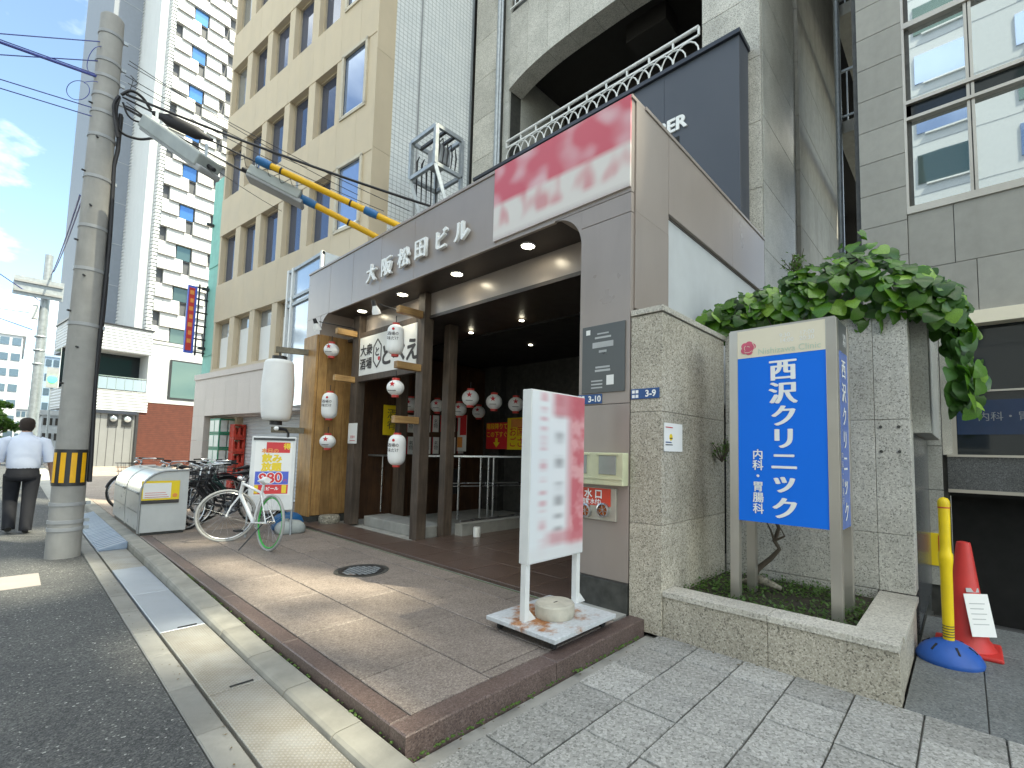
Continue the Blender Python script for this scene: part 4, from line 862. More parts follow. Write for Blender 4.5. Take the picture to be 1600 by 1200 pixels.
# ================================================================== trees
def tree(name, label, base, trunk_h, c, r, n, leaf=.16, seed=1, mat='tree_leaf', clumps=26, group=None):
    rg = random.Random(seed); base = Vector(base); c = Vector(c)
    t = thing(name, label, 'tree', tuple(base), group)
    tr = MB(); top = Vector((base.x*.6+c.x*.4, base.y*.6+c.y*.4, base.z+trunk_h)); tr.tube([base, base+(top-base)*.5+Vector((.06,.04,0)), top, (top+c)/2+Vector((0,0,.6))], [.19, .15, .12, .04], 10)
    cl = []
    for k in range(clumps):
        while True:
            v = Vector((rg.uniform(-1,1), rg.uniform(-1,1), rg.uniform(-1,1)))
            if .25 < v.length < 1: break
        p = c+Vector((v.x*r[0], v.y*r[1], v.z*r[2])); cl.append((p, rg.uniform(.28, .5)*min(r)*.75))
        tr.tube([top+(c-top)*rg.uniform(-.1,.3), top+(p-top)*.55+Vector((0,0,.2)), p], [.06, .035, .012], 6)
    tr.build('trunk', 'bark', t, smooth=50)
    mb = MB()
    for k in range(n):
        p, rad = cl[rg.randrange(len(cl))]
        v = Vector((rg.gauss(0,1), rg.gauss(0,1), rg.gauss(0,1))).normalized()*rad*(rg.random()**.45)
        q = p+Vector((v.x, v.y, v.z*.7)); a = Vector((rg.gauss(0,1), rg.gauss(0,1), rg.gauss(0,.6))).normalized()*leaf*rg.uniform(.6,1.2); b = a.cross(Vector((rg.gauss(0,1), rg.gauss(0,1), rg.gauss(0,1)))).normalized()*leaf*.42
        mb.poly([q-a, q+b, q+a, q-b])
    mb.build('crown', mat, t, recalc=False); return t
tree('street_tree', 'broad street tree across the road from the portal', (-8.6, 3.2, 0), 3.6, (-8.4, 3.4, 6.6), (2.3, 2.6, 2.0), 5200, .19, 3)
tree('street_tree', 'second street tree across the road beyond the first', (-8.6, 13, 0), 4.2, (-8.4, 13, 7.6), (2.6, 2.8, 2.4), 5200, .2, 5)
tree('street_tree', 'small bright green tree far down the road', (PX(0, 690, y=48).x-.6, 48, 0), 1.2, (PX(0, 660, y=48).x-.5, 48, 2.6), (1.5, 1.5, 1.5), 2200, .22, 9, 'shrub_leaf')
# ================================================================== utility pole, wires
PB = Vector((.50, 8.22, 0))
up = thing('utility_pole', 'thick grey concrete utility pole with yellow and black guard', 'utility pole', tuple(PB))
ptop = 6.98
def pr(z): return .158-.040*z/7
MB().lathe([(pr(0), -.05), (pr(3.5), 3.5), (pr(ptop), ptop-.03), (pr(ptop)*.8, ptop)], PB, 32).build('shaft', 'pole_concrete', up, smooth=40)
for z_ in (.34, .43, 1.0-.36, 2.85, 3.55, 4.1, 4.75, 5.3, 5.62, 5.85, 6.1, 6.32, 6.7):
    MB().lathe([(pr(z_)+.001, -.022), (pr(z_)+.008, -.02), (pr(z_)+.008, .02), (pr(z_)+.001, .022)], PB+Vector((0,0,z_)), 28).build('band', 'paint_grey', up, smooth=40)
    MB().box(PB.x+pr(z_)-.01, PB.x+pr(z_)+.05, PB.y-.03, PB.y+.0, z_-.02, z_+.02).build('band_clamp', 'galv', up)
gd = MB(); n = 18; a0, a1 = math.radians(150), math.radians(330); gv = []
for k in range(n+1):
    a = a0+(a1-a0)*k/n; gv.append([gd.P(PB+Vector(((pr(z_)+.006)*math.cos(a), (pr(z_)+.006)*math.sin(a), z_))) for z_ in (.86, 1.30)])
for A_, B_ in zip(gv, gv[1:]): gd.f.append([A_[0], B_[0], B_[1], A_[1]])
g_ = gd.build('guard_sheet', 'paint_black', up, recalc=False, smooth=60)
for c0 in (205, 240, 275, 310):
    m_ = MB(); vv = []
    for k in range(5):
        a = math.radians(c0-9+18*k/4); vv.append([m_.P(PB+Vector(((pr(z_)+.010)*math.cos(a), (pr(z_)+.010)*math.sin(a), z_))) for z_ in (.90, 1.26)])
    for A_, B_ in zip(vv, vv[1:]): m_.f.append([A_[0], B_[0], B_[1], A_[1]])
    m_.build('yellow_stripe', 'yellow_stripe', g_, recalc=False, smooth=60)
for k in range(9):
    z_ = 2.1+.45*k; s_ = 1 if k % 2 else -1; a = math.radians(250 if s_ > 0 else 200); d = Vector((math.cos(a), math.sin(a), 0))
    MB().cyl(PB+d*(pr(z_)-.01)+Vector((0,0,z_)), PB+d*(pr(z_)+.035)+Vector((0,0,z_)), .012, n=8).build('step_bolt', 'dark_metal', up)
for k, (a, w_) in enumerate(((-20, .022), (-2, .016), (14, .012))):          # cables running down the pole
    d = Vector((math.cos(math.radians(a)), math.sin(math.radians(a)), 0))
    MB().tube([PB+d*(pr(z_)+.02+.03*(z_ > 5)+.012*math.sin(z_*2+k))+Vector((0,0,z_)) for z_ in [.9+.24*j for j in range(21)]], w_, 8).build('riser_cable', 'cable', up, smooth=50)
def sag(A, B, s, n=18): return [A+(B-A)*(k/n)+Vector((0,0,-4*s*(k/n)*(1-k/n))) for k in range(n+1)]
def smooth(pts, m=6):
    pts = [Vector(p) for p in pts]; o_ = []; P_ = [2*pts[0]-pts[1]]+pts+[2*pts[-1]-pts[-2]]
    for i in range(1, len(P_)-2):
        a, b, c, d = P_[i-1:i+3]
        for k in range(m): t = k/m; o_.append(.5*((2*b)+(c-a)*t+(2*a-5*b+4*c-d)*t*t+(3*b-a-3*c+d)*t**3))
    return o_+[pts[-1]]
def wire(pts, r, label, mat='cable', name='overhead_wire', group=None): return tag(MB().tube(pts, r, 6).build(name, mat, None, smooth=60), label, 'wire', group)
def pole_at(px, py): return PX(px, py, y=PB.y-.05)
def left_run(px0, py0, px1, py1, s=.12):
    A = pole_at(px1, py1); Bq = PX(px0, py0, y=PB.y-.15); d = (Bq-A).normalized(); return sag(A, A+d*13, s)
WG = 'thin wires crossing the road from the pole'
wire(left_run(0, 62, 155, 121), .016, 'thick blue black cable bundle leaving the pole over the road', 'blue_wire')
wire(left_run(0, 58, 150, 116), .006, 'thin wire lashed along the thick blue cable bundle', 'blue_wire')
for a in ((0,48,168,66), (0,81,166,96), (0,120,150,170), (0,134,148,183)): wire(left_run(*a), .006, 'thin blue wire crossing the road from the concrete pole', 'blue_wire', group=WG)
lp_ = [PX(122+18*math.sin(a), 141-15*math.cos(a), y=PB.y-.1) for a in [.6+math.pi*2*k/20 for k in range(21)]]
wire(smooth([pole_at(160, 132), PX(148, 127, y=PB.y-.1)]+lp_), .004, 'loose coil of thin blue wire beside the pole top', 'blue_wire')
wire(smooth([pole_at(165, 72), PX(150, 74, y=8.1), PX(140, 86, y=8.1), PX(136, 104, y=8.1), PX(142, 116, y=8.1), PX(152, 118, y=8.1)]), .004, 'slack jumper wire looping off the pole head', 'blue_wire')
# towards the portal roof
RA = pole_at(200, 148); R1 = PX(672, 320, x=3.55)
def toR(px0, py0, px1, py1, r, s, label, group=None, x=3.55): return wire(sag(PX(px0, py0, y=PB.y-.02), PX(px1, py1, x=x), s), r, label, group=group)
toR(198, 148, 672, 322, .017, .05, 'thick black cable from the pole to the portal roof')
EA = PX(624, 353, x=3.6); EB = PX(594, 373, x=3.55)
SA = PX(192, 152, y=PB.y); SB = PX(190, 165, y=PB.y)
cabA = tag(MB().tube(sag(SA, EA, .04), .012, 6).build('overhead_wire', 'cable', None, smooth=60), 'black cable running into the upper yellow guard tube', 'wire')
cabB = tag(MB().tube(sag(SB, EB, .04), .012, 6).build('overhead_wire', 'cable', None, smooth=60), 'black cable running into the lower yellow guard tube', 'wire')
RG = 'thin wires from the pole towards the buildings'
for a in ((200,100,640,330), (202,95,560,305), (200,130,600,330), (196,170,520,330), (196,118,480,262), (198,160,440,330)): toR(*a, .005, .08, 'thin dark wire strung from the pole towards the portal', RG)
# black splice and pale terminal boxes on the cables
def boxon(A, Bq, px0, px1, r, label, mat, dz=0, flat=1.0, name='cable_closure', cat='closure'):
    P0, P1 = along(A, Bq, px0)+Vector((0,0,dz)), along(A, Bq, px1)+Vector((0,0,dz)); t = thing(name, label, cat, tuple((P0+P1)/2)); d = (P1-P0).normalized()
    if flat == 1.0: MB().tube([P0, P0+d*.12, P0+d*.2, P1-d*.2, P1-d*.12, P1], [r*.35, r*.6, r, r, r*.55, r*.3], 14).build('sleeve', mat, t, smooth=50)
    else:
        MB().bar(P0+d*.03, P1-d*.03, r*2.0, r*1.1).build('cover', mat, t, .018); MB().bar(P0, P1, r*1.8, r*.5).build('tray', 'paint_grey', t, .02).location.z = -r*.62
        for q in (P0, P1): MB().cyl(q-d*.08, q+d*.08, .025, n=8).build('cable_gland', 'cable', t)
    for q in (P0+d*.1, P1-d*.1): MB().bar(q+Vector((0,0,r*.5)), q+Vector((0,0,r+.10)), .015, .03).build('hanger', 'galv', t)
    return t
S2 = PX(205, 155, y=PB.y-.25); E2_ = PX(480, 345, x=2.0)
boxon(SA, EA, 240, 332, .085, 'fat black cable splice hanging near the pole head', 'cable', -.02)
boxon(S2, E2_, 238, 330, .15, 'large pale grey terminal box slung under the cables by the pole', 'closure_grey', -.16, .5, 'terminal_box', 'terminal box')
boxon(SB, EB, 388, 474, .135, 'smaller pale grey terminal box slung before the yellow tube', 'closure_grey', -.01, .5, 'terminal_box', 'terminal box')
for A_, B_, a, b, lab, sl in ((SA, EA, 402, 624, 'upper long yellow cable guard tube with blue sleeves', ((402, 424), (570, 590))), (SB, EB, 470, 594, 'lower short yellow cable guard tube with one blue sleeve', ((470, 494),))):
    P0, P1 = along(A_, B_, a), along(A_, B_, b); t = thing('cable_guard', lab, 'cable guard', tuple(P1))
    MB().cyl(P0, P1+(P1-P0)*.02, .046, n=16).build('tube', 'guard_yellow', t, smooth=40)
    for c, d in sl: MB().tube([along(A_, B_, c), along(A_, B_, (c+d)/2), along(A_, B_, d)], [.056, .062, .056], 14).build('blue_sleeve', 'guard_blue', t, smooth=50)
    for c in ((440, 548) if len(sl) == 2 else (545,)): q = along(A_, B_, c); d = (P1-P0).normalized(); MB().cyl(q-d*.012, q+d*.012, .05, n=14).build('tie', 'cable', t)
for k, pts_ in enumerate((((187,152),(182,175),(188,205),(215,217),(240,216)), ((190,148),(205,142),(222,152),(236,172)), ((192,160),(200,180),(215,190),(238,190)), ((196,165),(215,175),(230,188),(250,205)), ((200,150),(208,125),(204,118),(215,130),(206,135)), ((186,150),(178,165),(180,190),(184,215)))):
    wire(smooth([PX(a_, b_, y=PB.y-.12-.02*k) for a_, b_ in pts_]), (.016, .018, .012, .01, .004, .02)[k], 'slack black cable looping between the pole head and the terminal box', group='slack cables at the pole head')
for k in range(7):
    q = along(SA, EA, 345+18*k)+Vector((0,0,.0)); wire(smooth([q, q+Vector((.05,.02,-.12-.02*(k%3))), q+Vector((.16,.03,-.06)), q+Vector((.24,.05,.0))]), .004, 'short drop wire hanging off the cable to the yellow tube', group='drop wires on the cable')
# second pole with the back of a traffic sign
Q2 = PX(47, 690, y=20); Q2.z = 0; u2 = thing('sign_pole', 'distant grey pole carrying the back of a wide road sign', 'pole', tuple(Q2))
MB().tube([Q2, (Q2.x+.02, Q2.y, 4.2), (Q2.x+.02, Q2.y, 6.85)], [.13, .11, .09], 16).build('shaft', 'galv', u2, smooth=40)
s0, s1 = PX(22, 428, y=19.8), PX(98, 472, y=19.8); MB().box(s0.x, s1.x, 19.78, 19.82, s1.z, s0.z).build('sign_back', 'galv', u2)
for z_ in (s1.z+.12, s0.z-.15): MB().box(s0.x+.02, s1.x-.02, 19.73, 19.78, z_-.03, z_+.03).build('sign_rail', 'paint_grey', u2)
for z_ in (4.4, 4.0, 3.6): MB().lathe([(.12, -.03), (.135, 0), (.12, .03)], (Q2.x, Q2.y, z_), 14).build('band', 'galv', u2)
MB().box(Q2.x-.22, Q2.x-.10, 19.9, 20.1, 4.9, 5.3).build('control_box', 'paint_white', u2)
for k, a in enumerate(((0,480,55,490), (0,495,50,515), (0,425,62,470))): wire(sag(PX(a[2], a[3], y=20), PX(a[2], a[3], y=20)+(PX(a[0], a[1], y=19.5)-PX(a[2], a[3], y=20)).normalized()*16, .2), .012, 'dark wire running left from the distant sign pole', 'blue_wire', group='wires at the distant pole')
for a in ((125,305,80,430), (132,300,84,425)): wire(sag(PX(a[0], a[1], y=8.4), PX(a[2], a[3], y=20), .1), .010, 'blue stay wire dropping from the concrete pole to the far pole', 'blue_wire', group='stay wires between the two poles')
tl = thing('traffic_light', 'green pedestrian signal far down the street', 'traffic light', tuple(PX(82, 640, y=40))); q = PX(82, 590, y=40); MB().box(q.x-.25, q.x+.25, 40, 40.2, q.z-.6, q.z+.6).build('housing', 'far_grey', tl); MB().lathe([(.22, 0), (.15, .06), (.002, .08)], (q.x, 40, q.z-.1), 14, (0,-1,0)).build('lens', 'traffic_green', tl); MB().cyl((q.x, 40.1, 0), (q.x, 40.1, q.z-.5), .06).build('post', 'galv', tl)
# ================================================================== portal roof: transformer frame
tf = thing('transformer_frame', 'grey angle iron frame holding a transformer on the portal roof', 'frame', (5.0, 7.3, 4.5))
fx, fy = 4.73, 7.0; ly = PX(644, 216, x=fx).y; rx = PX(722, 225, y=fy).x; zt0, zb0 = PX(682, 195, y=fy).z, PX(682, 256, y=fy).z
cs = [(fx, fy), (rx, fy), (rx, ly), (fx, ly)]
for a, b in zip(cs, cs[1:]+cs[:1]):
    for z_ in (zt0, zb0): MB().bar((*a, z_), (*b, z_), .06, .07).build('rail', 'galv', tf)
for a in cs: MB().bar((*a, zb0), (*a, zt0), .07, .07).build('upright', 'galv', tf)
MB().bar((fx+.2, fy, zt0-.02), (fx+.2, ly, zt0-.02), .05, .05).build('cross_rail', 'dark_metal', tf); MB().bar((fx+.4, fy, zt0-.02), (fx+.4, ly, zt0-.02), .05, .05).build('cross_rail', 'dark_metal', tf)
for a, b in (((fx, fy), (fx+.55, fy-.35)), ((fx, ly), (fx+.5, ly-.35)), ((rx, fy), (rx, fy)), ((rx, ly), (rx, ly))): MB().bar((*a, zb0), (*b, 4.45), .06, .06).build('leg', 'galv', tf)
MB().box(fx+.22, rx-.12, fy+.18, ly-.2, zb0+.22, zt0-.15).build('transformer_case', 'paint_grey', tf, .03)
for k in range(5):
    x_, y_ = fx+.12+.11*k, fy+.10+.02*k
    MB().tube([(x_, y_+.12, zt0-.12), (x_, y_, zt0-.08), (x_+.02, y_-.02, zt0-.3), (x_, y_, zb0+.12)], [.008, .01, .016, .008], 6).build('insulated_lead', 'cable', tf); MB().tube([(x_, ly-.1, zt0-.25), (x_-.02, ly-.05, zt0-.35), (x_, ly-.04, zb0-.4)], [.008, .02, .008], 6).build('insulated_lead', 'cable', tf)
# ================================================================== tavern front inside the portal
tw = thing('timber_wall', 'honey coloured plank wall at the left end of the portal', 'wall', (3.6, 8.5, .2))
for a, b in ((8.275, 8.45), (8.45, 8.62), (8.62, 8.82)): MB().box(3.36, 3.40, a+.002, b-.002, .22, 3.33).build('plank', 'timber', tw, .003)
for a, b in ((3.402, 3.55), (3.55, 3.70), (3.70, 3.86), (3.86, 4.0)): MB().box(a+.002, b-.002, 8.25, 8.28, .24, 3.33).build('plank', 'timber', tw, .003)
MB().box(3.40, 4.0, 8.285, 8.8, .1, 3.30).build('core', 'timber_dark', tw); MB().box(3.385, 4.0, 8.27, 8.83, .1, .22).build('plinth', 'base_dark', tw)
def post(label, x0, x1, y0, y1, zt_, arms=()):
    t = thing('timber_post', label, 'post', ((x0+x1)/2, (y0+y1)/2, .1)); MB().box(x0, x1, y0, y1, .125, zt_).build('shaft', 'timber_dark', t, .006)
    for z_, x_ in arms: MB().box(x_, x0+.01, (y0+y1)/2-.045, (y0+y1)/2+.045, z_-.05, z_+.05).build('arm', 'timber_x', t, .008)
    return t
A1 = [(PX(px, py, x=3.55).z, PX(px, py, x=3.50).x) for px, py in ((622, 490), (622, 573), (622, 656))]
post('dark timber post beside the tavern signboard with three lantern arms', 3.80, 3.96, 5.73, 5.90, 3.65, [(z_, 3.42) for z_, _ in A1])
AA = [PX(px, py, x=3.6).z for px, py in ((530, 523), (530, 593))]
post('dark timber post against the plank wall with two lantern arms', 3.78, 3.93, 7.62, 7.84, 3.65, [(z_, 3.44) for z_ in AA])
post('slimmer timber post behind the signboard post', 4.25, 4.40, 5.72, 5.87, 3.28)
post('brown timber post inside the tavern doorway', 4.55, 4.7, 7.5, 7.66, 3.28)
sb = thing('tavern_signboard', 'white tavern signboard with black brush lettering and hexagon crest', 'sign', (3.86, 6.8, 2.58))
MB().box(3.80, 3.84, 5.91, 7.61, 2.60, 3.24).build('board', 'poster_white', sb); MB().box(3.79, 3.87, 5.905, 7.615, 2.50, 2.595).build('lower_beam', 'timber_dark', sb); MB().box(3.80, 3.87, 5.905, 7.615, 3.245, 3.33).build('upper_beam', 'timber_dark', sb)
fm = lambda y_, z_: face_mX(3.80, y_, z_)
text('lettering', '大衆\n酒場', .20, fm(7.38, 2.90), 'ink', sb, line=1.15, wide=(.006, .006)); text('lettering', 'と', .17, fm(7.02, 2.95), 'ink', sb, wide=(.006, .006)); text('lettering', 'とべえ', .36, fm(6.36, 2.86), 'ink', sb, wide=(.014, .012))
hx = [(.15*math.sin(math.pi/3*k)*.9, .23*math.cos(math.pi/3*k)) for k in range(6)]
for k in range(6): a, b = hx[k], hx[(k+1) % 6]; MB().bar((3.797, 7.02-a[0], 2.92+a[1]), (3.797, 7.02-b[0], 2.92+b[1]), .022, .004, (1,0,0)).build('crest_edge', 'ink', sb)
MB().lathe([(.035, 0), (.03, .003), (.001, .003)], (3.797, 6.96, 2.83), 14, (-1,0,0)).build('crest_dot', 'red_ink', sb)
def lantern(p, d, h, label, group=None, detail=True, round_=False, txt=True, cap='lantern_red'):
    p = Vector(p); t = thing('paper_lantern', label, 'lantern', tuple(p-Vector((0,0,h/2))), group)
    prof = []; n = 22
    for k in range(n+1):
        v = -1+2*k/n; e = 2.0 if round_ else 4.2
        r = d/2*(max(0, 1-abs(v)**e))**(.5 if round_ else .36)
        prof.append((max(r, d*.19)*(1+(.012 if k % 2 else 0)), v*h/2))
    MB().lathe(prof, p, 28).build('paper_body', 'lantern', t, smooth=75)
    for s in (-1, 1): MB().lathe([(d*.21, -.016), (d*.22, .016)], p+Vector((0,0,s*(h/2+.008))), 22).build('end_ring', cap, t, smooth=40)
    MB().cyl(p+Vector((0,0,h/2)), p+Vector((0,0,h/2+.13)), .006, n=6).build('cord', 'cable', t)
    if txt:
        a = random.uniform(.6, .9); nrm = Vector((-math.cos(a), -math.sin(a), 0)); rt = Vector((0,0,1)).cross(nrm); rt = -nrm.cross(Vector((0,0,1))).normalized()*-1
        rt = nrm.cross(Vector((0,0,1))).normalized()*-1; M = frame(p+nrm*(d/2+.004), rt, (0,0,1), nrm)
        if round_:
            st_ = [(.055*(1 if k % 2 == 0 else .42)*math.sin(math.pi/5*k), .055*(1 if k % 2 == 0 else .42)*math.cos(math.pi/5*k)) for k in range(10)]
            MB(M).poly([(a_*d/.3, b_*d/.3+.04, .001) for a_, b_ in st_]).build('red_star', 'red_ink', t, recalc=False); MB(M).box(-.055, .055, -.055, -.047, -.002, .002).build('print_line', 'ink', t)
        else:
            text('print', '酒場の\n味だけ', .055, M @ Matrix.Translation((0, .03, 0)), 'ink', t, lift=.004, fat=.0005, line=1.2)
            MB(M).lathe([(.02, 0), (.015, .004), (.001, .004)], (0, .13, .0), 10).build('red_mark', 'red_ink', t)
    return t
lantern(PX(618, 531, x=3.50), .235, .43, 'long white lantern hanging in front of the signboard lettering'); lantern(PX(618, 606, x=3.50), .235, .22, 'round white lantern below the signboard with a red star', round_=True); lantern(PX(620, 703, x=3.50), .235, .42, 'long white lantern lowest on the signboard post')
lantern(PX(518, 547, x=3.50), .24, .23, 'round white lantern at the top of the plank wall post', round_=True); lantern(PX(515, 634, x=3.50), .25, .44, 'long white lantern in front of the plank wall with red print'); lantern(PX(512, 690, x=3.50), .25, .23, 'round white lantern lowest by the plank wall', round_=True)
IG = 'round lanterns in the tavern hall'
for px, py, s in ((642, 632, 22), (683, 634, 21), (718, 640, 22), (735, 622, 26), (748, 644, 20), (772, 628, 25), (806, 632, 24)): lantern(PX(px, py, w=F*.27/s), .27, .26, 'round white lantern strung inside the dark tavern hall', IG, round_=True)
bl = thing('big_lantern', 'very large plain white barrel lantern between two weathered boards', 'lantern', (3.0, 8.9, 1.7))
bc = PX(434, 610, w=8.1); hL = PX(434, 562, w=8.1).z-PX(434, 658, w=8.1).z; dL = .50
prof = [(dL/2*f, v*hL/2) for v, f in ((-1, .66), (-.985, .74), (-.95, .82), (-.88, .88))]+[(dL/2*(.9+.1*math.sin(math.pi*(k/30)))*(1+(.006 if k % 2 else 0)), (-.84+1.68*k/30)*hL/2) for k in range(31)]+[(dL/2*f, v*hL/2) for v, f in ((.88, .90), (.95, .84), (.985, .74), (1, .6))]
MB().lathe(prof, bc, 40).build('paper_body', 'lantern', bl, smooth=75)
for s, r_ in ((1, .115), (-1, .095)): MB().lathe([(r_, -.035), (r_, .035)], bc+Vector((0,0,s*(hL/2+.03))), 26).build('end_ring', 'paint_black', bl, smooth=40)
zA, zB = PX(452, 546, w=8.1).z, PX(447, 672, w=8.1).z
MB().cyl(bc+Vector((0,0,hL/2+.05)), (bc.x, bc.y, zA), .012, n=8).build('hook', 'dark_metal', bl)
for z_ in (zA, zB): MB().bar((bc.x-.06, bc.y+.02, z_), (3.37, 8.62, z_), .06, .10).build('support_board', 'timber_old', bl, .004)
# clamp spotlights
for px, py, ex, lab in ((586, 480, 660, 'black arm spotlight over the tavern signboard'), (494, 507, 555, 'black arm spotlight over the plank wall lanterns')):
    p = PX(px, py, x=3.30); q = Vector((3.80, 5.95 if px > 550 else 7.7, p.z-.06)); t = thing('spotlight', lab, 'spotlight', tuple(q)); MB().tube([q, (p.x+.05, p.y, p.z+.06)], .009, 6).build('arm', 'dark_metal', t)
    d = Vector((.35, .1, -.8)).normalized(); MB().tube([p-d*.10, p-d*.02], [.028, .035], 12).build('socket', 'paint_black', t); MB().tube([p-d*.02, p+d*.05, p+d*.10], [.03, .058, .062], 14).build('bulb', 'lantern', t, smooth=50)
# things in the tavern hall
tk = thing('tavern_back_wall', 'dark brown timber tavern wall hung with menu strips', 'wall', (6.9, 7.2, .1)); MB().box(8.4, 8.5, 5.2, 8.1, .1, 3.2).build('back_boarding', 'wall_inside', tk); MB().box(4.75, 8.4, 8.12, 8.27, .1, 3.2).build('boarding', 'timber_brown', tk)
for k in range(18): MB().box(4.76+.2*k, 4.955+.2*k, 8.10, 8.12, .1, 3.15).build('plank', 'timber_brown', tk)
for k in range(7):
    for j in range(2): q = PX(642+13*k, 662+34*j, y=8.08); mp_ = thing('menu_strip', 'white paper menu strip with dark red edge on the tavern wall', 'menu', tuple(q), 'menu strips on the tavern wall'); MB().box(q.x-.075, q.x+.075, 8.082, 8.09, q.z-.17, q.z+.17).build('paper', 'poster_white', mp_); MB().box(q.x-.09, q.x-.075, 8.078, 8.084, q.z-.17, q.z+.17).build('edge', 'red_ink', mp_); text('print', '名\n物', .10, face_mY(q.x, 8.082, q.z), 'ink', mp_, line=.9)
q = PX(612, 655, y=8.05); yb_ = thing('banner', 'yellow hanging banner with black brush marks in the tavern', 'banner', tuple(q)); MB().box(q.x-.17, q.x+.17, 8.05, 8.06, q.z-.30, q.z+.26).build('cloth', 'poster_yellow', yb_); text('print', '酒\n肴', .2, face_mY(q.x, 8.05, q.z), 'ink', yb_)
q = PX(776, 681, x=6.8); rd = thing('tavern_sign', 'red sign with yellow writing and a downward arrow', 'sign', tuple(q)); hw_ = abs(PX(760, 681, x=6.8).y-PX(793, 681, x=6.8).y)/2; hh = (PX(776, 660, x=6.8).z-PX(776, 701, x=6.8).z)/2
MB().box(6.8, 6.82, q.y-hw_, q.y+hw_, q.z-hh, q.z+hh).build('board', 'poster_red', rd); text('print', '階段降りて\nこの下すぐ', hw_*.40, face_mX(6.8, q.y, q.z+hh*.42), 'poster_yellow', rd, fat=.001, line=1.3)
MB(face_mX(6.797, q.y, q.z-hh*.5)).poly([(-.04, .09, 0), (-.04, 0, 0), (-.10, 0, 0), (0, -.11, 0), (.10, 0, 0), (.04, 0, 0), (.04, .09, 0)]).build('arrow', 'poster_yellow', rd, recalc=False)
q = PX(812, 678, x=6.8); yd = thing('tavern_sign', 'yellow sign with red writing beside the red arrow sign', 'sign', tuple(q)); MB().box(6.8, 6.82, q.y-.38, q.y+hw_*1.1, q.z-hh*1.15, q.z+hh*1.2).build('board', 'poster_yellow', yd); text('print', 'お席\nござ', .22, face_mX(6.8, q.y+.08, q.z-.05), 'poster_red', yd, fat=.002); MB().box(6.79, 6.8, q.y-.1, q.y+.25, q.z+hh*.5, q.z+hh*1.1).build('picture', 'poster_orange', yd)
bp = PX(718, 680, x=6.3); pb = thing('beer_poster', 'large poster with red corner leaning in the tavern', 'poster', tuple(bp)); MB().box(6.3, 6.31, bp.y-.22, bp.y+.22, bp.z-.34, bp.z+.42).build('sheet', 'poster_white', pb); MB().box(6.292, 6.3, bp.y-.22, bp.y-.02, bp.z+.0, bp.z+.42).build('red_corner', 'poster_red', pb); MB().box(6.292, 6.3, bp.y-.1, bp.y+.06, bp.z-.26, bp.z-.04).build('picture', 'poster_orange', pb)
n0 = PX(551, 677, x=3.77); nt_ = thing('notice', 'white paper notice with red print on the plank wall post', 'notice', tuple(n0)); MB().box(3.770, 3.777, n0.y-.14, n0.y+.16, n0.z-.17, n0.z+.17).build('sheet', 'poster_white', nt_); text('print', '営業中', .055, face_mX(3.770, n0.y, n0.z-.06), 'red_ink', nt_); MB().box(3.7665, 3.769, n0.y-.09, n0.y+.09, n0.z-.125, n0.z-.115).build('print_line', 'red_ink', nt_)
q = PX(592, 690, x=4.9); bs = thing('beer_sign', 'narrow black and white beer sign on the doorway post', 'sign', tuple(q)); MB().box(4.9, 4.92, q.y-.10, q.y+.10, q.z-.22, q.z+.22).build('board', 'poster_white', bs); MB().box(4.892, 4.9, q.y-.085, q.y+.085, q.z-.09, q.z+.19).build('black_field', 'ink', bs); text('print', '生\n酒', .10, face_mX(4.892, q.y, q.z+.05), 'white_ink', bs); MB().box(4.892, 4.9, q.y-.085, q.y+.085, q.z-.12, q.z-.095).build('red_line', 'red_ink', bs)
q = PX(588, 655, x=4.7); pw = tag(MB().box(4.7, 4.71, q.y-.04, q.y+.04, q.z-.25, q.z+.25).build('paper_strip', 'poster_white'), 'narrow white paper strip on the doorway', 'paper strip')
# standing counters and step
ct = thing('standing_table', 'stainless standing table with thin steel legs in the tavern', 'table', (6.0, 5.6, .1)); c0, c1 = PX(690, 713, y=5.62), PX(836, 714, x=7.2)
MB().bar(PX(655, 712, x=5.2), PX(840, 714, x=7.0), .45, .03).build('table_top', 'steel', ct)
for px, pb_ in ((718, 795), (752, 780), (764, 808), (772, 778)):
    w_ = 8.2; a, b = PX(px, 715, w=w_), PX(px, pb_, w=w_); b.x, b.y = a.x, a.y; b.z = .2; MB().cyl(b, a, .018, n=8).build('leg', 'steel', ct, smooth=40)
for z_ in (.75, .80): MB().bar(PX(690, 760, w=7.9)+Vector((0,0,z_-.75)), PX(836, 758, w=8.6)+Vector((0,0,z_-.75)), .02, .02).build('foot_rail', 'steel', ct)
c2 = thing('standing_table', 'small round steel table by the tavern doorway', 'table', (4.6, 7.1, .1)); q = PX(598, 711, x=4.7); MB().lathe([(.30, -.02), (.31, 0), (.30, .012)], q, 28).build('table_top', 'steel', c2, smooth=40); MB().cyl((q.x, q.y, .2), q, .022, n=10).build('leg', 'steel', c2, smooth=40); MB().lathe([(.2, 0), (.18, .02), (.03, .03)], (q.x, q.y, .13), 22).build('foot', 'steel', c2)
sp_ = thing('tavern_step', 'low concrete step with steel edge under the tavern counter', 'step', (5, 6.2, .1)); MB().box(4.46, 8.2, 5.55, 5.72, .1, .30).build('kerb', 'concrete', sp_, .01); MB().box(4.0, 4.46, 5.92, 7.58, .1, .26).build('kerb', 'concrete', sp_, .01); MB().bar((4.4, 5.52, .36), (8.2, 5.52, .36), .03, .03).build('edge_rail', 'steel', sp_)
tag(MB().lathe([(.055, 0), (.055, .13), (.05, .14), (.0, .14)], (4.62, 5.40, .131), 16).build('paper_cup', 'poster_white', None, smooth=40), 'small white cup standing on the brown hall floor', 'cup')
ash = MB().box(5.2, 5.45, 6.9, 7.1, .6, 1.05).build('cooler_box', 'paint_black', None, .01); tag(ash, 'black box hung below the tavern counter', 'box')
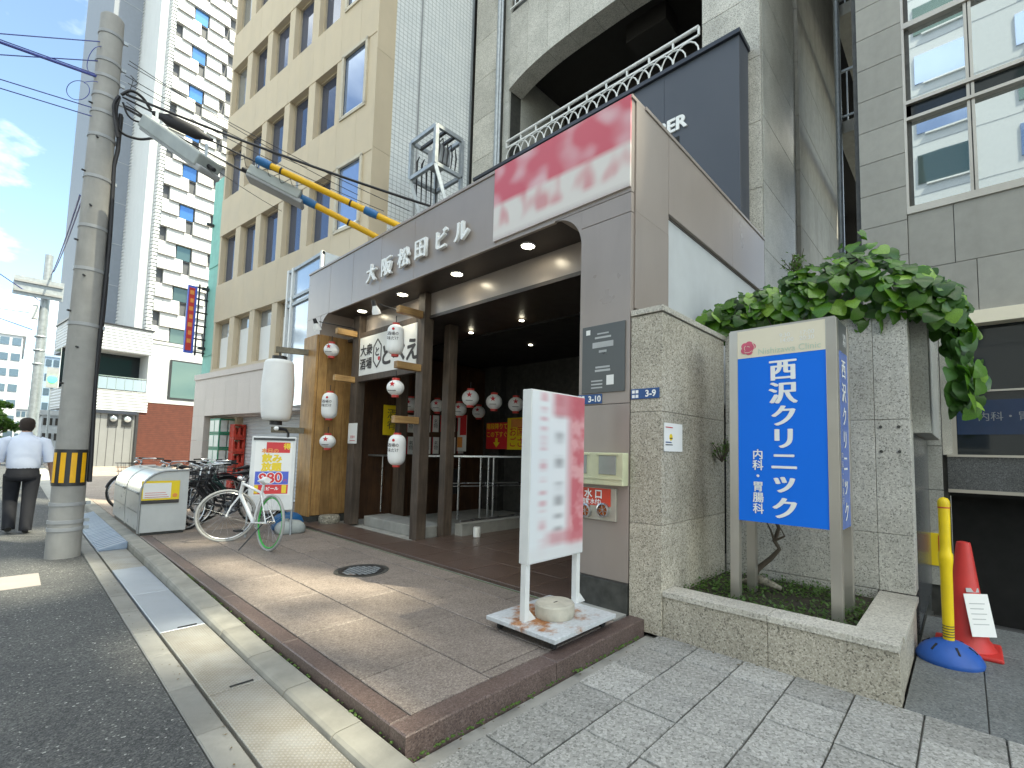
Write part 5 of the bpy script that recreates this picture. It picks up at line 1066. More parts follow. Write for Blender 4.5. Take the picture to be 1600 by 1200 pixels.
# ================================================================== wheeled sign stand
ws = thing('sign_stand', 'wheeled white sign stand with blurred red print facing the side', 'sign stand', (2.74, 2.34, .1))
MB().box(2.39, 3.10, 2.00, 2.66, .165, .195).build('base_plate', 'rusty_white', ws, .004)
for x_, y_ in ((2.46, 2.07), (3.02, 2.07), (2.46, 2.58), (3.02, 2.58)): c_ = MB().box(x_-.02, x_+.02, y_-.015, y_+.015, .135, .166).build('caster', 'dark_metal', ws); MB().cyl((x_, y_-.012, .125), (x_, y_+.012, .125), .024, n=14).build('wheel', 'black_rubber', c_)
zb_, zt_ = PX(815, 884, y=2.36).z, PX(818, 606, y=2.36).z
for x_ in (2.50, 3.09): MB().box(x_-.022, x_+.022, 2.355, 2.405, .195, zt_-.02).build('post', 'paint_white', ws, .002); MB().prism([(x_+.02, 2.35, .196), (x_+.09, 2.35, .196), (x_+.02, 2.35, .27)], (0, .008, 0)).build('gusset', 'paint_white', ws)
MB().box(2.475, 3.115, 2.335, 2.425, zb_, zt_).build('light_box', 'paint_white', ws, .004); MB().box(2.482, 3.108, 2.331, 2.334, zb_+.01, zt_-.01).build('sign_face', 'blur_stand', ws)
wst = MB(); prof = [(.140, 0), (.146, .012), (.147, .05), (.145, .088), (.136, .099), (.06, .102), (.002, .102)]; wst.lathe(prof, (2.74, 2.30, .196), 36)
sw = tag(wst.build('weight_stone', 'weight_concrete', None, smooth=35), 'round rust stained concrete weight on the sign stand base', 'weight'); MB().box(2.71, 2.75, 2.282, 2.288, .298, .301).build('slot', 'ink', sw)
for k, (px, py) in enumerate(((948, 983), (958, 978))): q = PX(px, py, z=.012); tag(MB().cyl(q, q+Vector((.045, -.02*k+.01, 0)), .006, n=8).build('cigarette_end', 'poster_white'), 'white cigarette end on the paving by the granite pier', 'litter', 'cigarette ends by the pier')
# manhole
mh = thing('manhole_cover', 'round cast iron manhole cover with worn pattern in the terrace', 'manhole', (2.55, 4.82, .1)); MB().lathe([(.275, -.02), (.275, .003), (.235, .003), (.235, -.02)], (2.55, 4.82, .1), 40).build('rim', 'base_dark', mh); MB().lathe([(.232, -.03), (.232, .0035), (.20, .0035), (.196, .001), (.002, .001)], (2.55, 4.82, .1), 40).build('lid', 'dark_metal', mh)
for i in range(-4, 5):
    for j in range(-4, 5):
        if (i*i+j*j) < 18: MB().box(2.55+.043*i-.014, 2.55+.043*i+.014, 4.82+.043*j-.014, 4.82+.043*j+.014, .1005, .1045).build('stud', 'galv', mh)
# ================================================================== clinic sign
cA, cB = PX(1139, 932, z=.30), PX(1319, 967, z=.30); ex = Vector((-.02, -1, 0)).normalized(); Wd = (cB-cA).length; cA.x += .03; nz_ = ex.cross(Vector((0,0,1)))
CS = frame((cA.x, cA.y, 0), ex, (0,0,1), nz_); dpt = .42
cs_ = thing('clinic_sign', 'blue and cream freestanding clinic sign on steel posts in the planter', 'sign', (cA.x, cA.y, .27))
zl = lambda px, py: PN(px, py, cA, nz_).z
zT, zBt, zH = zl(1300, 496), zl(1303, 829), zl(1293, 545)
for a in (0, Wd-.07):
    for c in (0, -dpt+.06): MB(CS).box(a, a+.07, .2, zT, c-.06, c).build('post', 'sign_metal', cs_, .003)
MB(CS).box(.068, Wd-.068, zBt, zT-.004, -.05, -.012).build('front_core', 'clinic_cream', cs_)
MB(CS).box(.07, Wd-.07, zBt, zH, -.012, -.006).build('blue_panel', 'clinic_blue', cs_); MB(CS).box(.07, Wd-.07, zH, zT-.002, -.012, -.004).build('header_panel', 'clinic_cream', cs_)
MB(CS).box(Wd-.04, Wd-.004, zBt, zH, -dpt+.05, -.058).build('side_panel', 'clinic_side', cs_); MB(CS).box(Wd-.04, Wd-.003, zH, zT-.002, -dpt+.05, -.058).build('side_header', 'plaque', cs_); MB(CS).box(.004, .04, zBt, zT, -dpt+.05, -.058).build('side_panel', 'clinic_side', cs_); MB(CS).box(.07, Wd-.07, zBt, zT, -dpt+.02, -dpt+.05).build('rear_panel', 'clinic_blue', cs_); MB(CS).box(.01, Wd-.01, zT-.002, zT+.012, -dpt+.02, -.004).build('top_cap', 'sign_metal', cs_)
SM = lambda a, z_, d=-.005: CS @ Matrix.Translation((a, z_, d))
Hh = zH-zBt; cc = .53*Wd
for k, ch in enumerate('西沢クリニック'):
    hgt = Hh/7.6; text('letter', ch, hgt*1.06, SM(cc, zH-.035-Hh*.135*(k+.5)+.0) @ Matrix.Diagonal((1.12, .98, 1, 1)), 'white_ink', cs_, wide=(.0085, .002))
for k, ch in enumerate('内科・胃腸科'): text('letter', ch, .082, SM(.285*Wd, zBt+Hh*.405-.068*k*Hh/1.05), 'white_ink', cs_, wide=(.002, .0015))
text('lettering', 'Nishizawa Clinic', .066, SM(.585*Wd, zH+.04, -.0035), 'pale_green_ink', cs_); text('lettering', '9:30     17:00\n14:00   20:30', .045, SM(.66*Wd, zH+.125, -.0035), 'white_ink', cs_, line=.9)
rose(SM(.20*Wd, zH+.078, -.0036), .058, cs_)
SD = lambda c, z_: CS @ frame((Wd-.0035, z_, c), (0,0,-1), (0,1,0), (1,0,0))
for k, ch in enumerate('西沢クリニック'): text('letter', ch, Hh/7.6*.9, SD(-dpt*.50, zH-.04-Hh*.135*(k+.5)) @ Matrix.Diagonal((.9, 1, 1, 1)), 'white_ink', cs_, wide=.004)
for k, ch in enumerate('内科・胃腸科'): text('letter', ch, .062, SD(-dpt*.26, zBt+Hh*.405-.064*k), 'smudge', cs_)
text('lettering', '診療\n時間', .05, SD(-dpt*.62, zH+.10), 'white_ink', cs_)
# ================================================================== plants
def leafmesh(seed, curl):
    rg = random.Random(seed); pts = [(0,-.02), (.30,-.15), (.53,.04), (.58,.30), (.47,.56), (.32,.74), (.15,.92), (0,1.0)]
    L_ = [(x*rg.uniform(.92,1.08), y) for x, y in pts]; mb = MB()
    mid = [mb.P((0, y, .06*math.sin(y*3)-curl*y*y*.5)) for y in (0, .3, .66, 1.0)]
    for s in (-1, 1):
        e = [mb.P((s*x, y, .10*x-curl*y*y*.5-.16*x*x+rg.uniform(-.02,.02))) for x, y in L_[1:-1]]
        q = [(mid[0], e[0], e[1]), (mid[0], e[1], e[2], mid[1]), (mid[1], e[2], e[3], mid[2]), (mid[2], e[3], e[4]), (mid[2], e[4], e[5], mid[3])]
        for f in q: mb.f.append(list(f) if s > 0 else list(f)[::-1])
    me = mb.mesh('leaf', recalc=False, smooth=80); me.materials.append(MT('ivy_leaf')); return me
LM = [leafmesh(k, .25+.15*k) for k in range(4)]
iv = thing('ivy', 'glossy dark green ivy spilling over the granite planter wall', 'ivy', (4.85, .9, 2.6)); rg = random.Random(11)
topc = [PX(a, b, x=4.85) for a, b in ((1108,492), (1160,462), (1215,438), (1270,420), (1315,392), (1345,368), (1390,392), (1430,418), (1470,432), (1500,460), (1518,500))]
botc = [PX(a, b, x=4.62) for a, b in ((1108,512), (1160,512), (1215,508), (1270,500), (1315,500), (1345,515), (1390,520), (1430,480), (1470,500), (1500,560), (1518,520))]
def cv_(c, y):
    for p, q in zip(c, c[1:]):
        if q.y <= y <= p.y: return q.z+(p.z-q.z)*(y-q.y)/(p.y-q.y)
    return c[-1].z if y < c[-1].y else c[0].z
def ivy_pt(front):
    if rg.random() < .80:                                         # mound along the wall top, leaves turned outwards
        y = rg.uniform(-.02, 1.98); zt_, zb_ = cv_(topc, y), max(2.50, cv_(botc, y)); zt_ = max(zt_, zb_+.05); v = rg.random()**.85
        bul = .16*math.sin(math.pi*min(1, v*.9+.05)); x = 4.78-bul+(rg.uniform(-.03, .03) if front else rg.uniform(.04, .5))
        return Vector((x, y, zb_+(zt_-zb_)*v)), Vector((-.8, -.32, .15+.75*v))
    t = rg.random(); wd = .5*math.sin(math.pi*min(1, .12+t*.88))**.6
    return Vector((4.72+rg.uniform(0, .5), .16-.30*math.sin(min(1, .2+t*1.2)*math.pi*.6)*rg.uniform(.6, 1.0)+(0 if front else .08), 2.80-1.0*t)), Vector((-.55, -.85, .3))
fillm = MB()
def put_leaf(p, n_, tip, s, k, mb=None):
    sd_ = tip.cross(n_); M = frame(p, sd_, tip, n_) @ Matrix.Scale(s, 4)
    if mb is None: obj('leaf', LM[k % 4], None, iv, M=M)
    else:
        me = LM[k % 4]; b0 = len(mb.v); mb.v += [M @ v.co for v in me.vertices]; mb.f += [[b0+i for i in f.vertices] for f in me.polygons]
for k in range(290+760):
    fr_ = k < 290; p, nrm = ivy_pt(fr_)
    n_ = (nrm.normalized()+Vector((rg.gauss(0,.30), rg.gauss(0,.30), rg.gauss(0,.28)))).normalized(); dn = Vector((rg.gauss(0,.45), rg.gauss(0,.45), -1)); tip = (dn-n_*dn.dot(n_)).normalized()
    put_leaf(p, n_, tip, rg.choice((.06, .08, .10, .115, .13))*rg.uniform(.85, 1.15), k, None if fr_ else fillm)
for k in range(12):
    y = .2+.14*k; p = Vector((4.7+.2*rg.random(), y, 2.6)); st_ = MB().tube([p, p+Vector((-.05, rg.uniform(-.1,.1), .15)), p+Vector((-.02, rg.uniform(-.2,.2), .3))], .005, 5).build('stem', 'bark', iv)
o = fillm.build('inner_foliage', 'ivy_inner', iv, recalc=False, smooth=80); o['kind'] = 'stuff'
def twig_plant(name, label, base, n, h, spread, leaf, seed, mat='shrub_leaf'):
    rg = random.Random(seed); t = thing(name, label, 'plant', tuple(base)); b = Vector(base); st_ = MB(); lv = MB()
    for k in range(n):
        tip = b+Vector((rg.gauss(0, spread), rg.gauss(0, spread), h*rg.uniform(.5, 1))); st_.tube([b, (b+tip)/2+Vector((rg.gauss(0,.01), rg.gauss(0,.01), 0)), tip], [.006, .004, .002], 5)
        for j in range(9):
            q = b+(tip-b)*rg.uniform(.3, 1)+Vector((rg.gauss(0,.02), rg.gauss(0,.02), rg.gauss(0,.02))); a = Vector((rg.gauss(0,1), rg.gauss(0,1), rg.gauss(0,.6))).normalized()*leaf; c = a.cross(Vector((rg.gauss(0,1), rg.gauss(0,1), 1))).normalized()*leaf*.4; lv.poly([q-a, q+c, q+a, q-c])
    st_.build('stem', 'bark', t); lv.build('foliage', mat, t, recalc=False); return t
q = PX(1128, 702, x=4.45); twig_plant('shrub', 'small feathery shrub sprouting beside the clinic sign post', (q.x, q.y, q.z-.12), 16, .26, .07, .018, 5); tp = PX(1243, 412, x=4.8); twig_plant('shrub', 'spiky young shoot rising above the ivy', (tp.x, tp.y, tp.z-.12), 14, .26, .05, .022, 8)
vn = thing('twisted_vine', 'bare twisted vine trunk growing below the clinic sign', 'vine', tuple(PX(1175, 905, z=.27)))
pts = [PX(px, py, x=4.3) for px, py in ((1172, 905), (1185, 888), (1205, 872), (1218, 858), (1210, 845), (1217, 825), (1206, 800), (1212, 760))]; MB().tube(pts, [.03, .024, .02, .017, .02, .016, .014, .012], 8).build('trunk', 'bark', vn, smooth=60)
for k, (px, py) in enumerate(((1204, 828), (1226, 838))): MB().tube([pts[4], PX(px, py, x=4.25), PX(px-6, py-12, x=4.25)], [.012, .008, .004], 6).build('branch', 'bark', vn)
MB().tube([pts[0]+Vector((0,.06,-.03)), pts[0]+Vector((-.02,-.1,.02)), pts[0]+Vector((0,-.25,-.03))], [.02, .04, .02], 8).build('root', 'stone', vn, smooth=60)
gc = MB(); rg = random.Random(21)
for k in range(4200):
    p = Vector((rg.uniform(3.63, 4.70), rg.uniform(.57, 1.77), .272)); 
    if math.sin(p.x*7+1)*math.cos(p.y*6) < rg.uniform(-1.1, .6): continue
    a = Vector((rg.gauss(0,1), rg.gauss(0,1), rg.uniform(.1,1))).normalized()*rg.uniform(.010, .026); c = a.cross(Vector((0,0,1))).normalized()*a.length*.5; p.z += rg.random()**2*.05; gc.poly([p, p+a*.6+c, p+a*1.3, p+a*.6-c])
tag(gc.build('ground_cover', 'shrub_leaf', None, recalc=False), 'low green weeds covering the planter soil', 'weeds', kind='stuff')
# ================================================================== cone and bollard
bb = Vector((4.46, .125, 0)); bo = thing('safety_bollard', 'yellow plastic pole on a blue dome base', 'bollard', tuple(bb))
MB().lathe([(.185, 0), (.19, .02), (.185, .035), (.165, .07), (.13, .105), (.085, .13), (.05, .142), (.035, .145)], bb, 36).build('base', 'base_blue', bo, smooth=50)
for k in range(6): a = math.pi/3*k+.4; d = Vector((math.cos(a), math.sin(a), 0)); MB().bar(bb+d*.105+Vector((0,0,.124)), bb+d*.15+Vector((0,0,.088)), .012, .006).build('slot', 'black_rubber', bo)
MB().lathe([(.032, .14), (.033, .3), (.035, .62), (.038, .66), (.042, .70), (.042, .735), (.034, .75), (.033, .80), (.034, 1.06), (.034, 1.075)], bb, 24).build('pole', 'pole_yellow', bo, smooth=50)
MB().lathe([(.0365, 1.07), (.037, 1.085), (.034, 1.11), (.022, 1.128), (.002, 1.135)], bb, 24).build('cap', 'pole_yellow', bo, smooth=50); MB().lathe([(.0355, 1.058), (.0355, 1.066)], bb, 24).build('red_ring', 'red_ink', bo)
for k in range(5): MB().lathe([(.034, .165+.018*k), (.0345, .171+.018*k)], bb, 20).build('rib', 'base_dark', bo)
kc = Vector((4.82, .03, 0)); cn = thing('traffic_cone', 'red traffic cone with a white paper notice', 'cone', tuple(kc))
MB().box(kc.x-.19, kc.x+.19, kc.y-.19, kc.y+.19, .0, .03).build('base', 'cone_red', cn, .012); MB().lathe([(.165, .03), (.15, .045), (.14, .075), (.125, .09), (.045, .76), (.04, .785), (.02, .79), (.015, .79)], kc, 32).build('body', 'cone_red', cn, smooth=50)
pn = Vector((-.75, -.62, .22)).normalized(); prt = pn.cross(Vector((0,0,1))).normalized()*-1; pup = prt.cross(pn)*-1
pup = pn.cross(prt); Mn = frame(kc+Vector((-.085,-.072,.30)), prt, pup if pup.z > 0 else -pup, pn); MB(Mn).box(-.085, .085, -.16, .13, 0, .003).build('paper', 'poster_white', cn)
for k in range(5): MB(Mn).box(-.06, .05-.015*(k % 2), .06-.035*k, .066-.035*k, .0032, .0045).build('print', 'smudge', cn)
MB(Mn).box(-.06, .03, .14, .17, 0, .003).build('tape', 'smudge', cn)
# ================================================================== rubbish bins
wb = thing('rubbish_bin', 'twin grey street rubbish bins with steel flap fronts and yellow notice', 'bin', (1.5, 9.9, .1))
def binprof(x0, x1, h): 
    p = [(x0, .13), (x0, .56)]; r_ = .30; cx_, cz_ = x0+r_, h-r_
    p = [(x0, .14), (x0, cz_)]+[(cx_-r_*math.cos(math.pi/2*k/8), cz_+r_*math.sin(math.pi/2*k/8)) for k in range(1, 9)]+[(x1, h+.01), (x1, .14)]; return p
bx0, bx1, bh = 1.25, 1.78, .995
for k, (a, b) in enumerate(((8.62, 9.86), (9.88, 11.15))):
    pp = binprof(bx0, bx1, bh)
    body = MB().prism([(x_, a+.03, z_) for x_, z_ in binprof(bx0+.015, bx1-.01, bh-.015)], (0, b-a-.06, 0)).build('body', 'bin_grey', wb)
    for yy_ in (a, b-.03): MB().prism([(x_, yy_, z_) for x_, z_ in pp], (0, .03, 0)).build('end_panel', 'bin_grey', wb, .004)
    lid = MB(); rings = []
    for t_ in range(10):
        ang = math.pi/2*t_/9; rr = .304; rings.append([lid.P((bx0+.30-rr*math.cos(ang), y_, bh-.30+rr*math.sin(ang))) for y_ in (a+.035, b-.035)])
    for A_, B_ in zip(rings, rings[1:]): lid.f.append([A_[0], A_[1], B_[1], B_[0]])
    lid.build('curved_lid', 'bin_steel', wb, recalc=False, smooth=60); MB().box(bx0-.006, bx0, a+.04, b-.04, .17, .40).build('lower_door', 'bin_steel', wb); MB().box(bx0-.008, bx0, a+.04, b-.04, .41, .66).build('flap', 'bin_steel', wb); MB().box(bx0-.03, bx0-.002, a+.2, b-.2, .675, .695).build('lid_handle', 'bin_trim', wb)
tr_ = [(x_, 8.612, z_) for x_, z_ in binprof(bx0-.012, bx1, bh+.008)]
MB().tube(tr_[:11], .014, 8).build('edge_trim', 'bin_trim', wb); MB().box(bx0+.02, bx1-.02, 8.66, 11.1, .1, .14).build('plinth', 'base_dark', wb)
nb0, nb1 = PX(222, 752, y=8.61), PX(279, 785, y=8.61); MB().box(nb0.x, nb1.x, 8.604, 8.612, nb1.z, nb0.z).build('notice', 'poster_yellow', wb); MB().box(nb0.x, nb1.x, 8.601, 8.604, nb1.z, nb1.z+.05).build('notice_band', 'ink', wb); MB().box(nb0.x+.02, nb1.x-.10, 8.600, 8.604, nb1.z+.075, nb0.z-.03).build('notice_field', 'poster_white', wb)
for k in range(3): MB().box(nb0.x+.04, nb1.x-.12-.02*k, 8.598, 8.600, nb1.z+.09+.03*k, nb1.z+.096+.03*k).build('notice_print', 'red_ink', wb)
MB().lathe([(.03, 0), (.028, .003), (.001, .003)], (nb1.x-.05, 8.602, nb1.z+.11), 12, (0,-1,0)).build('notice_face', 'poster_orange', wb)
rrp = thing('kerb_ramp', 'blue grey ribbed rubber ramp laid against the kerb', 'ramp', (.96, 10.2, 0))
for k in range(6):
    y0 = 8.26+.66*k; MB().hexa([(.815, y0+.005, .012), (1.098, y0+.005, .012), (1.098, y0+.655, .012), (.815, y0+.655, .012), (.815, y0+.005, .022), (1.098, y0+.005, .10), (1.098, y0+.655, .10), (.815, y0+.655, .022)]).build('ramp_section', 'ramp_blue', rrp, .004)
    for j in range(5): MB().bar((.825, y0+.06+.13*j, .028), (1.09, y0+.06+.13*j, .102), .05, .008).build('tread', 'plate_blue', rrp)
# ================================================================== bicycles
def wheel_parts(t, c, steer, r, tyre, rim, nsp=18, name='wheel', guard=None):
    Mw = Matrix.Translation(c) @ Matrix.Rotation(steer, 4, 'Z')
    w_ = MB(Mw).tube([(r*math.cos(2*math.pi*k/40), 0, r*math.sin(2*math.pi*k/40)) for k in range(40)], .017, 8, True).build(name, tyre, t, smooth=60)
    MB(Mw).tube([((r-.028)*math.cos(2*math.pi*k/36), 0, (r-.028)*math.sin(2*math.pi*k/36)) for k in range(36)], .010, 6, True).build('rim', rim, w_, smooth=60)
    sp = MB(Mw)
    for k in range(nsp): a = 2*math.pi*k/nsp; s = .02 if k % 2 else -.02; sp.tube([(.015*math.cos(a+.9), s, .015*math.sin(a+.9)), ((r-.03)*math.cos(a), 0, (r-.03)*math.sin(a))], .0013, 4)
    sp.build('spokes', 'steel', w_); MB(Mw).cyl((0,-.045,0), (0,.045,0), .018, n=10).build('hub', 'steel', w_)
    if guard: MB(Mw).tube([((r+.03)*math.cos(a), 0, (r+.03)*math.sin(a)) for a in [math.radians(15+14*k) for k in range(11)]], .014, 6).build('mudguard', guard, w_, smooth=60)
    return w_
def bicycle(label, mat, steer, city=True, tyre='tyre', rimr='rim', rear_rim=None, group=None, name='bicycle', saddle='bike_black', basket=True):
    t = thing(name, label, 'bicycle', (0,0,0), group); r = .335; hb = .56        # front along +x, wheels on z = 0
    F_, R_ = Vector((.54, 0, r)), Vector((-.52, 0, r)); BBk = Vector((-.07, 0, .29)); seat = Vector((-.22, 0, .74)); hd0, hd1 = Vector((.41, 0, .62)), Vector((.36, 0, .80))
    St = Matrix.Translation(hd0) @ Matrix.Rotation(steer, 4, 'Z') @ Matrix.Translation(-hd0)
    fr = MB()
    if city: fr.tube([hd0, Vector((.22,0,.36)), BBk], .022, 10).tube([hd1-Vector((0,0,.08)), Vector((.15,0,.46)), BBk+Vector((-.02,0,.12))], .014, 8)
    else: fr.tube([hd0, BBk], .024, 10).tube([hd1-Vector((-.01,0,.03)), seat-Vector((0,0,.06))], .018, 10)
    fr.tube([BBk, seat+Vector((-.02,0,.06))], .017, 10)
    for s in (-1, 1): fr.tube([BBk+Vector((0,s*.03,0)), R_+Vector((0,s*.055,0))], .010, 8).tube([seat+Vector((0,s*.015,-.06)), R_+Vector((0,s*.055,0))], .008, 8)
    fr.tube([hd0, hd1], .024, 10).build('frame', mat, t, smooth=60)
    fk = MB(St)
    for s in (-1, 1): fk.tube([hd0, hd0+Vector((.02, s*.045, -.04)), F_+Vector((-.04, s*.05, .12)), F_+Vector((0, s*.05, 0))], .011, 8)
    fk.build('fork', mat, t, smooth=60)
    Fw = St @ F_; wheel_parts(t, Fw, steer, r, tyre, rimr, guard=(mat if city else None)); wheel_parts(t, R_, 0, r, tyre, rear_rim or rimr, guard=(mat if city else None))
    h = MB(St); top = hd1+Vector((-.03, 0, .13))
    if city:
        h.tube([hd1, top], .014, 8); h.tube([top+Vector((-.22, -.29, .05)), top+Vector((-.05, -.27, .06)), top+Vector((.05,-.12,.05)), top, top+Vector((.05,.12,.05)), top+Vector((-.05,.27,.06)), top+Vector((-.22,.29,.05))], .011, 8)
    else:
        top = hd1+Vector((-.02,0,.06)); h.tube([hd1, top], .016, 8); h.tube([top+Vector((.02,-.27,.01)), top, top+Vector((.02,.27,.01))], .0125, 8)
    h.build('handlebar', 'steel' if city else 'bike_black', t, smooth=60)
    for s in (-1, 1):
        g0_, g1_ = ((top+Vector((-.10,s*.28,.055)), top+Vector((-.23,s*.29,.05))) if city else (top+Vector((.02,s*.16,.005)), top+Vector((.02,s*.29,.01)))); MB(St).cyl(g0_, g1_, .017, n=10).build('grip', 'black_rubber', t); MB(St).tube([g0_+Vector((.03,0,0)), g0_+Vector((.06,s*.01,-.03)), g1_+Vector((.05,0,-.04))], .005, 6).build('brake_lever', 'steel', t)
    sdl = MB(); 
    for (x_, wd) in ((0, 0),): sdl.tube([seat+Vector((.15,0,.09)), seat+Vector((.05,0,.10)), seat+Vector((-.04,0,.105)), seat+Vector((-.10,0,.11))], [.012, .024, .052, .04], 12)
    o_ = sdl.build('saddle', saddle, t, smooth=70); MB().cyl(seat+Vector((-.02,0,.02)), seat+Vector((-.02,0,.11)), .013, n=8).build('seat_post', 'steel', t)
    MB().lathe([(.085, -.003), (.085, .003)], BBk+Vector((0,-.045,0)), 24, (0,1,0)).build('chain_ring', 'steel', t)
    for s in (-1, 1): e = BBk+Vector((s*.12, s*.075, -s*.11)); MB().bar(BBk+Vector((0,s*.065,0)), e, .016, .02).build('crank', 'steel', t); MB().box(e.x-.045, e.x+.045, e.y+(0 if s > 0 else -.09), e.y+(.09 if s > 0 else 0), e.z-.012, e.z+.012).build('pedal', 'black_rubber', t, .004)
    if city:
        MB().tube([R_+Vector((-.0,-.09,0)), R_+Vector((-.03,-.10,-r+.01)), R_+Vector((-.03,.10,-r+.01)), R_+Vector((0,.09,0))], .008, 6).build('kickstand', 'steel', t); MB().box(R_.x-.22, R_.x+.2, -.06, .06, .71, .725).build('rear_rack', 'bike_black', t)
        if basket:
            bk = MB(St); c0 = top+Vector((.20, 0, -.16))
            for z_, s_ in ((-.12, .85), (-.04, .92), (.04, .97), (.12, 1.05)): bk.tube([c0+Vector((a*.14*s_, b*.19*s_, z_)) for a, b in ((-1,-1), (1,-1), (1,1), (-1,1))], .005, 5, True)
            for k in range(12): a = 2*math.pi*k/12; cx_, cy_ = max(-1, min(1, 1.35*math.cos(a))), max(-1, min(1, 1.35*math.sin(a))); bk.tube([c0+Vector((cx_*.12, cy_*.16, -.12)), c0+Vector((cx_*.147, cy_*.2, .12))], .003, 4)
            for k in range(5): bk.bar(c0+Vector((-.12, -.14+.07*k, -.12)), c0+Vector((.12, -.14+.07*k, -.12)), .004, .004)
            bk.build('basket', 'bike_black', t)
    else: MB().cyl(R_+Vector((.12,.03,-.02)), R_+Vector((.16,.26,-r+.0)), .008, n=8).build('kickstand', 'dark_metal', t)
    MB(St).lathe([(.03, 0), (.034, .02), (.02, .05)], top+Vector((.08,0,-.02)), 12, (1,0,0)).build('headlamp', 'steel', t, smooth=50)
    return t
wbk = bicycle('white sports bicycle with a green rear rim leaning on its stand', 'bike_white', math.radians(68), False, 'tyre_grey', 'rim', 'bike_green', saddle='bike_white')
wbk.matrix_basis = Matrix.Translation((2.14, 7.05, .1)) @ Matrix.Rotation(math.radians(96), 4, 'Z') @ Matrix.Rotation(math.radians(3), 4, 'X')
BG = 'dark town bicycles parked beside the bins'
c1_ = bicycle('black town bicycle with wire basket parked nearest the white bicycle', 'bike_black', .5, True)
c1_.matrix_basis = Matrix.Translation((2.35, 8.95, .1)) @ Matrix.Rotation(math.radians(183), 4, 'Z')
c2_ = bicycle('dark town bicycle with a tan leather saddle by the shutter', 'bike_teal', -.3, True, saddle='leather'); c2_.matrix_basis = Matrix.Translation((2.75, 9.75, .1)) @ Matrix.Rotation(math.radians(176), 4, 'Z')
c3_ = bicycle('maroon town bicycle parked behind the black ones', 'bike_maroon', .25, True); c3_.matrix_basis = Matrix.Translation((2.5, 11.6, .1)) @ Matrix.Rotation(math.radians(12), 4, 'Z')
for k, (x_, y_, a) in enumerate(((2.55, 9.35, 186), (2.2, 10.4, 178), (2.95, 10.9, 190), (2.1, 12.4, 172))): dup(c1_, Matrix.Translation((x_, y_, .1)) @ Matrix.Rotation(math.radians(a), 4, 'Z'), 'black town bicycle in the row behind the rubbish bins', BG)
# ================================================================== easel sign
af = thing('easel_sign', 'leaning easel signboard with bright 980 yen poster', 'sign', (2.7, 7.6, .1))
fR = Vector((2.80, 7.42, .1)); ux = Vector((.93, -.36, 0)).normalized(); back = Vector((.36, .93, 0)).normalized(); wdt = .58
top_c = Vector((0,0,1.42))+back*.30; fL = fR-ux*wdt
ez = (Vector((0,0,1.40))+back*.26).normalized(); AFm = frame(fL, ux, ez, ux.cross(ez))
MB(AFm).box(.0, wdt, .36, 1.46, -.02, .012).build('board', 'paint_white', af, .012)
for a in (.01, wdt-.01): MB(AFm).cyl((a, 0, -.01), (a, 1.46, -.01), .014, n=10).build('front_leg', 'galv', af, smooth=40)
for a in (.02, wdt-.02): q = AFm @ Vector((a, 1.38, -.03)); e = fL+ux*a+back*.72; MB().cyl(e, q, .012, n=10).build('rear_leg', 'galv', af, smooth=40)
MB(AFm).box(.02, wdt-.02, 1.40, 1.43, .012, .03).build('clamp_bar', 'paint_black', af)
def ap(x0, x1, z0, z1, m, d=.0135, nm='poster_field'): MB(AFm).box(x0, x1, z0, z1, .0125, d).build(nm, m, af)
ap(.05, wdt-.05, .58, 1.38, 'poster_white'); ap(.19, .50, 1.21, 1.37, 'poster_red', .0145); ap(.07, wdt-.08, .74, .93, 'poster_blue', .0145); ap(.07, wdt-.08, .60, .735, 'poster_red', .0145); ap(.42, .48, .61, .73, 'poster_yellow', .0155); ap(.07, .12, .61, .73, 'poster_yellow', .0155)
TA = lambda x_, y_, d=.0150: AFm @ Matrix.Translation((x_, y_, d))
for m_, ft, d in (('white_ink', .016, .0150), ('poster_red', .006, .0172)): text('price', '980', .20, TA(.27, .835, d) @ Matrix.Rotation(.06, 4, 'Z'), m_, af, lift=0, wide=(ft, ft))
text('price', '円', .05, TA(.46, .79, .016), 'poster_red', af, lift=0); text('print', '飲み', .13, TA(.27, 1.13), 'poster_yellow', af, lift=0, wide=(.008, .007)); text('print', '放題', .13, TA(.27, 1.0), 'poster_yellow', af, lift=0, wide=(.008, .007)); text('print', '本日の', .075, TA(.24, 1.24, .016), 'poster_orange', af, lift=0, wide=(.003, .003)); text('print', '得', .10, TA(.46, 1.31, .016), 'poster_yellow', af, lift=0, wide=(.003, .003)); text('print', '生ビール', .055, TA(.27, .68, .016), 'white_ink', af, lift=0, fat=.002)
q = AFm @ Vector((wdt-.12, 1.47, 0)); cl_ = thing('clip_lamp', 'small black clip lamp on top of the easel sign', 'lamp', tuple(q)); MB().bar(q+Vector((0,0,-.02)), q+Vector((0,0,.05)), .03, .03).build('clip', 'paint_black', cl_); MB().tube([q+Vector((0,0,.05)), q+Vector((-.05,-.03,.10)), q+Vector((-.17,-.05,.11))], [.012, .022, .03], 10).build('body', 'paint_black', cl_, smooth=50); MB().lathe([(.03, 0), (.032, .03), (.015, .05)], q+Vector((-.17,-.05,.11)), 14, (-1,-.2,0)).build('bulb', 'white_ink', cl_, smooth=50)
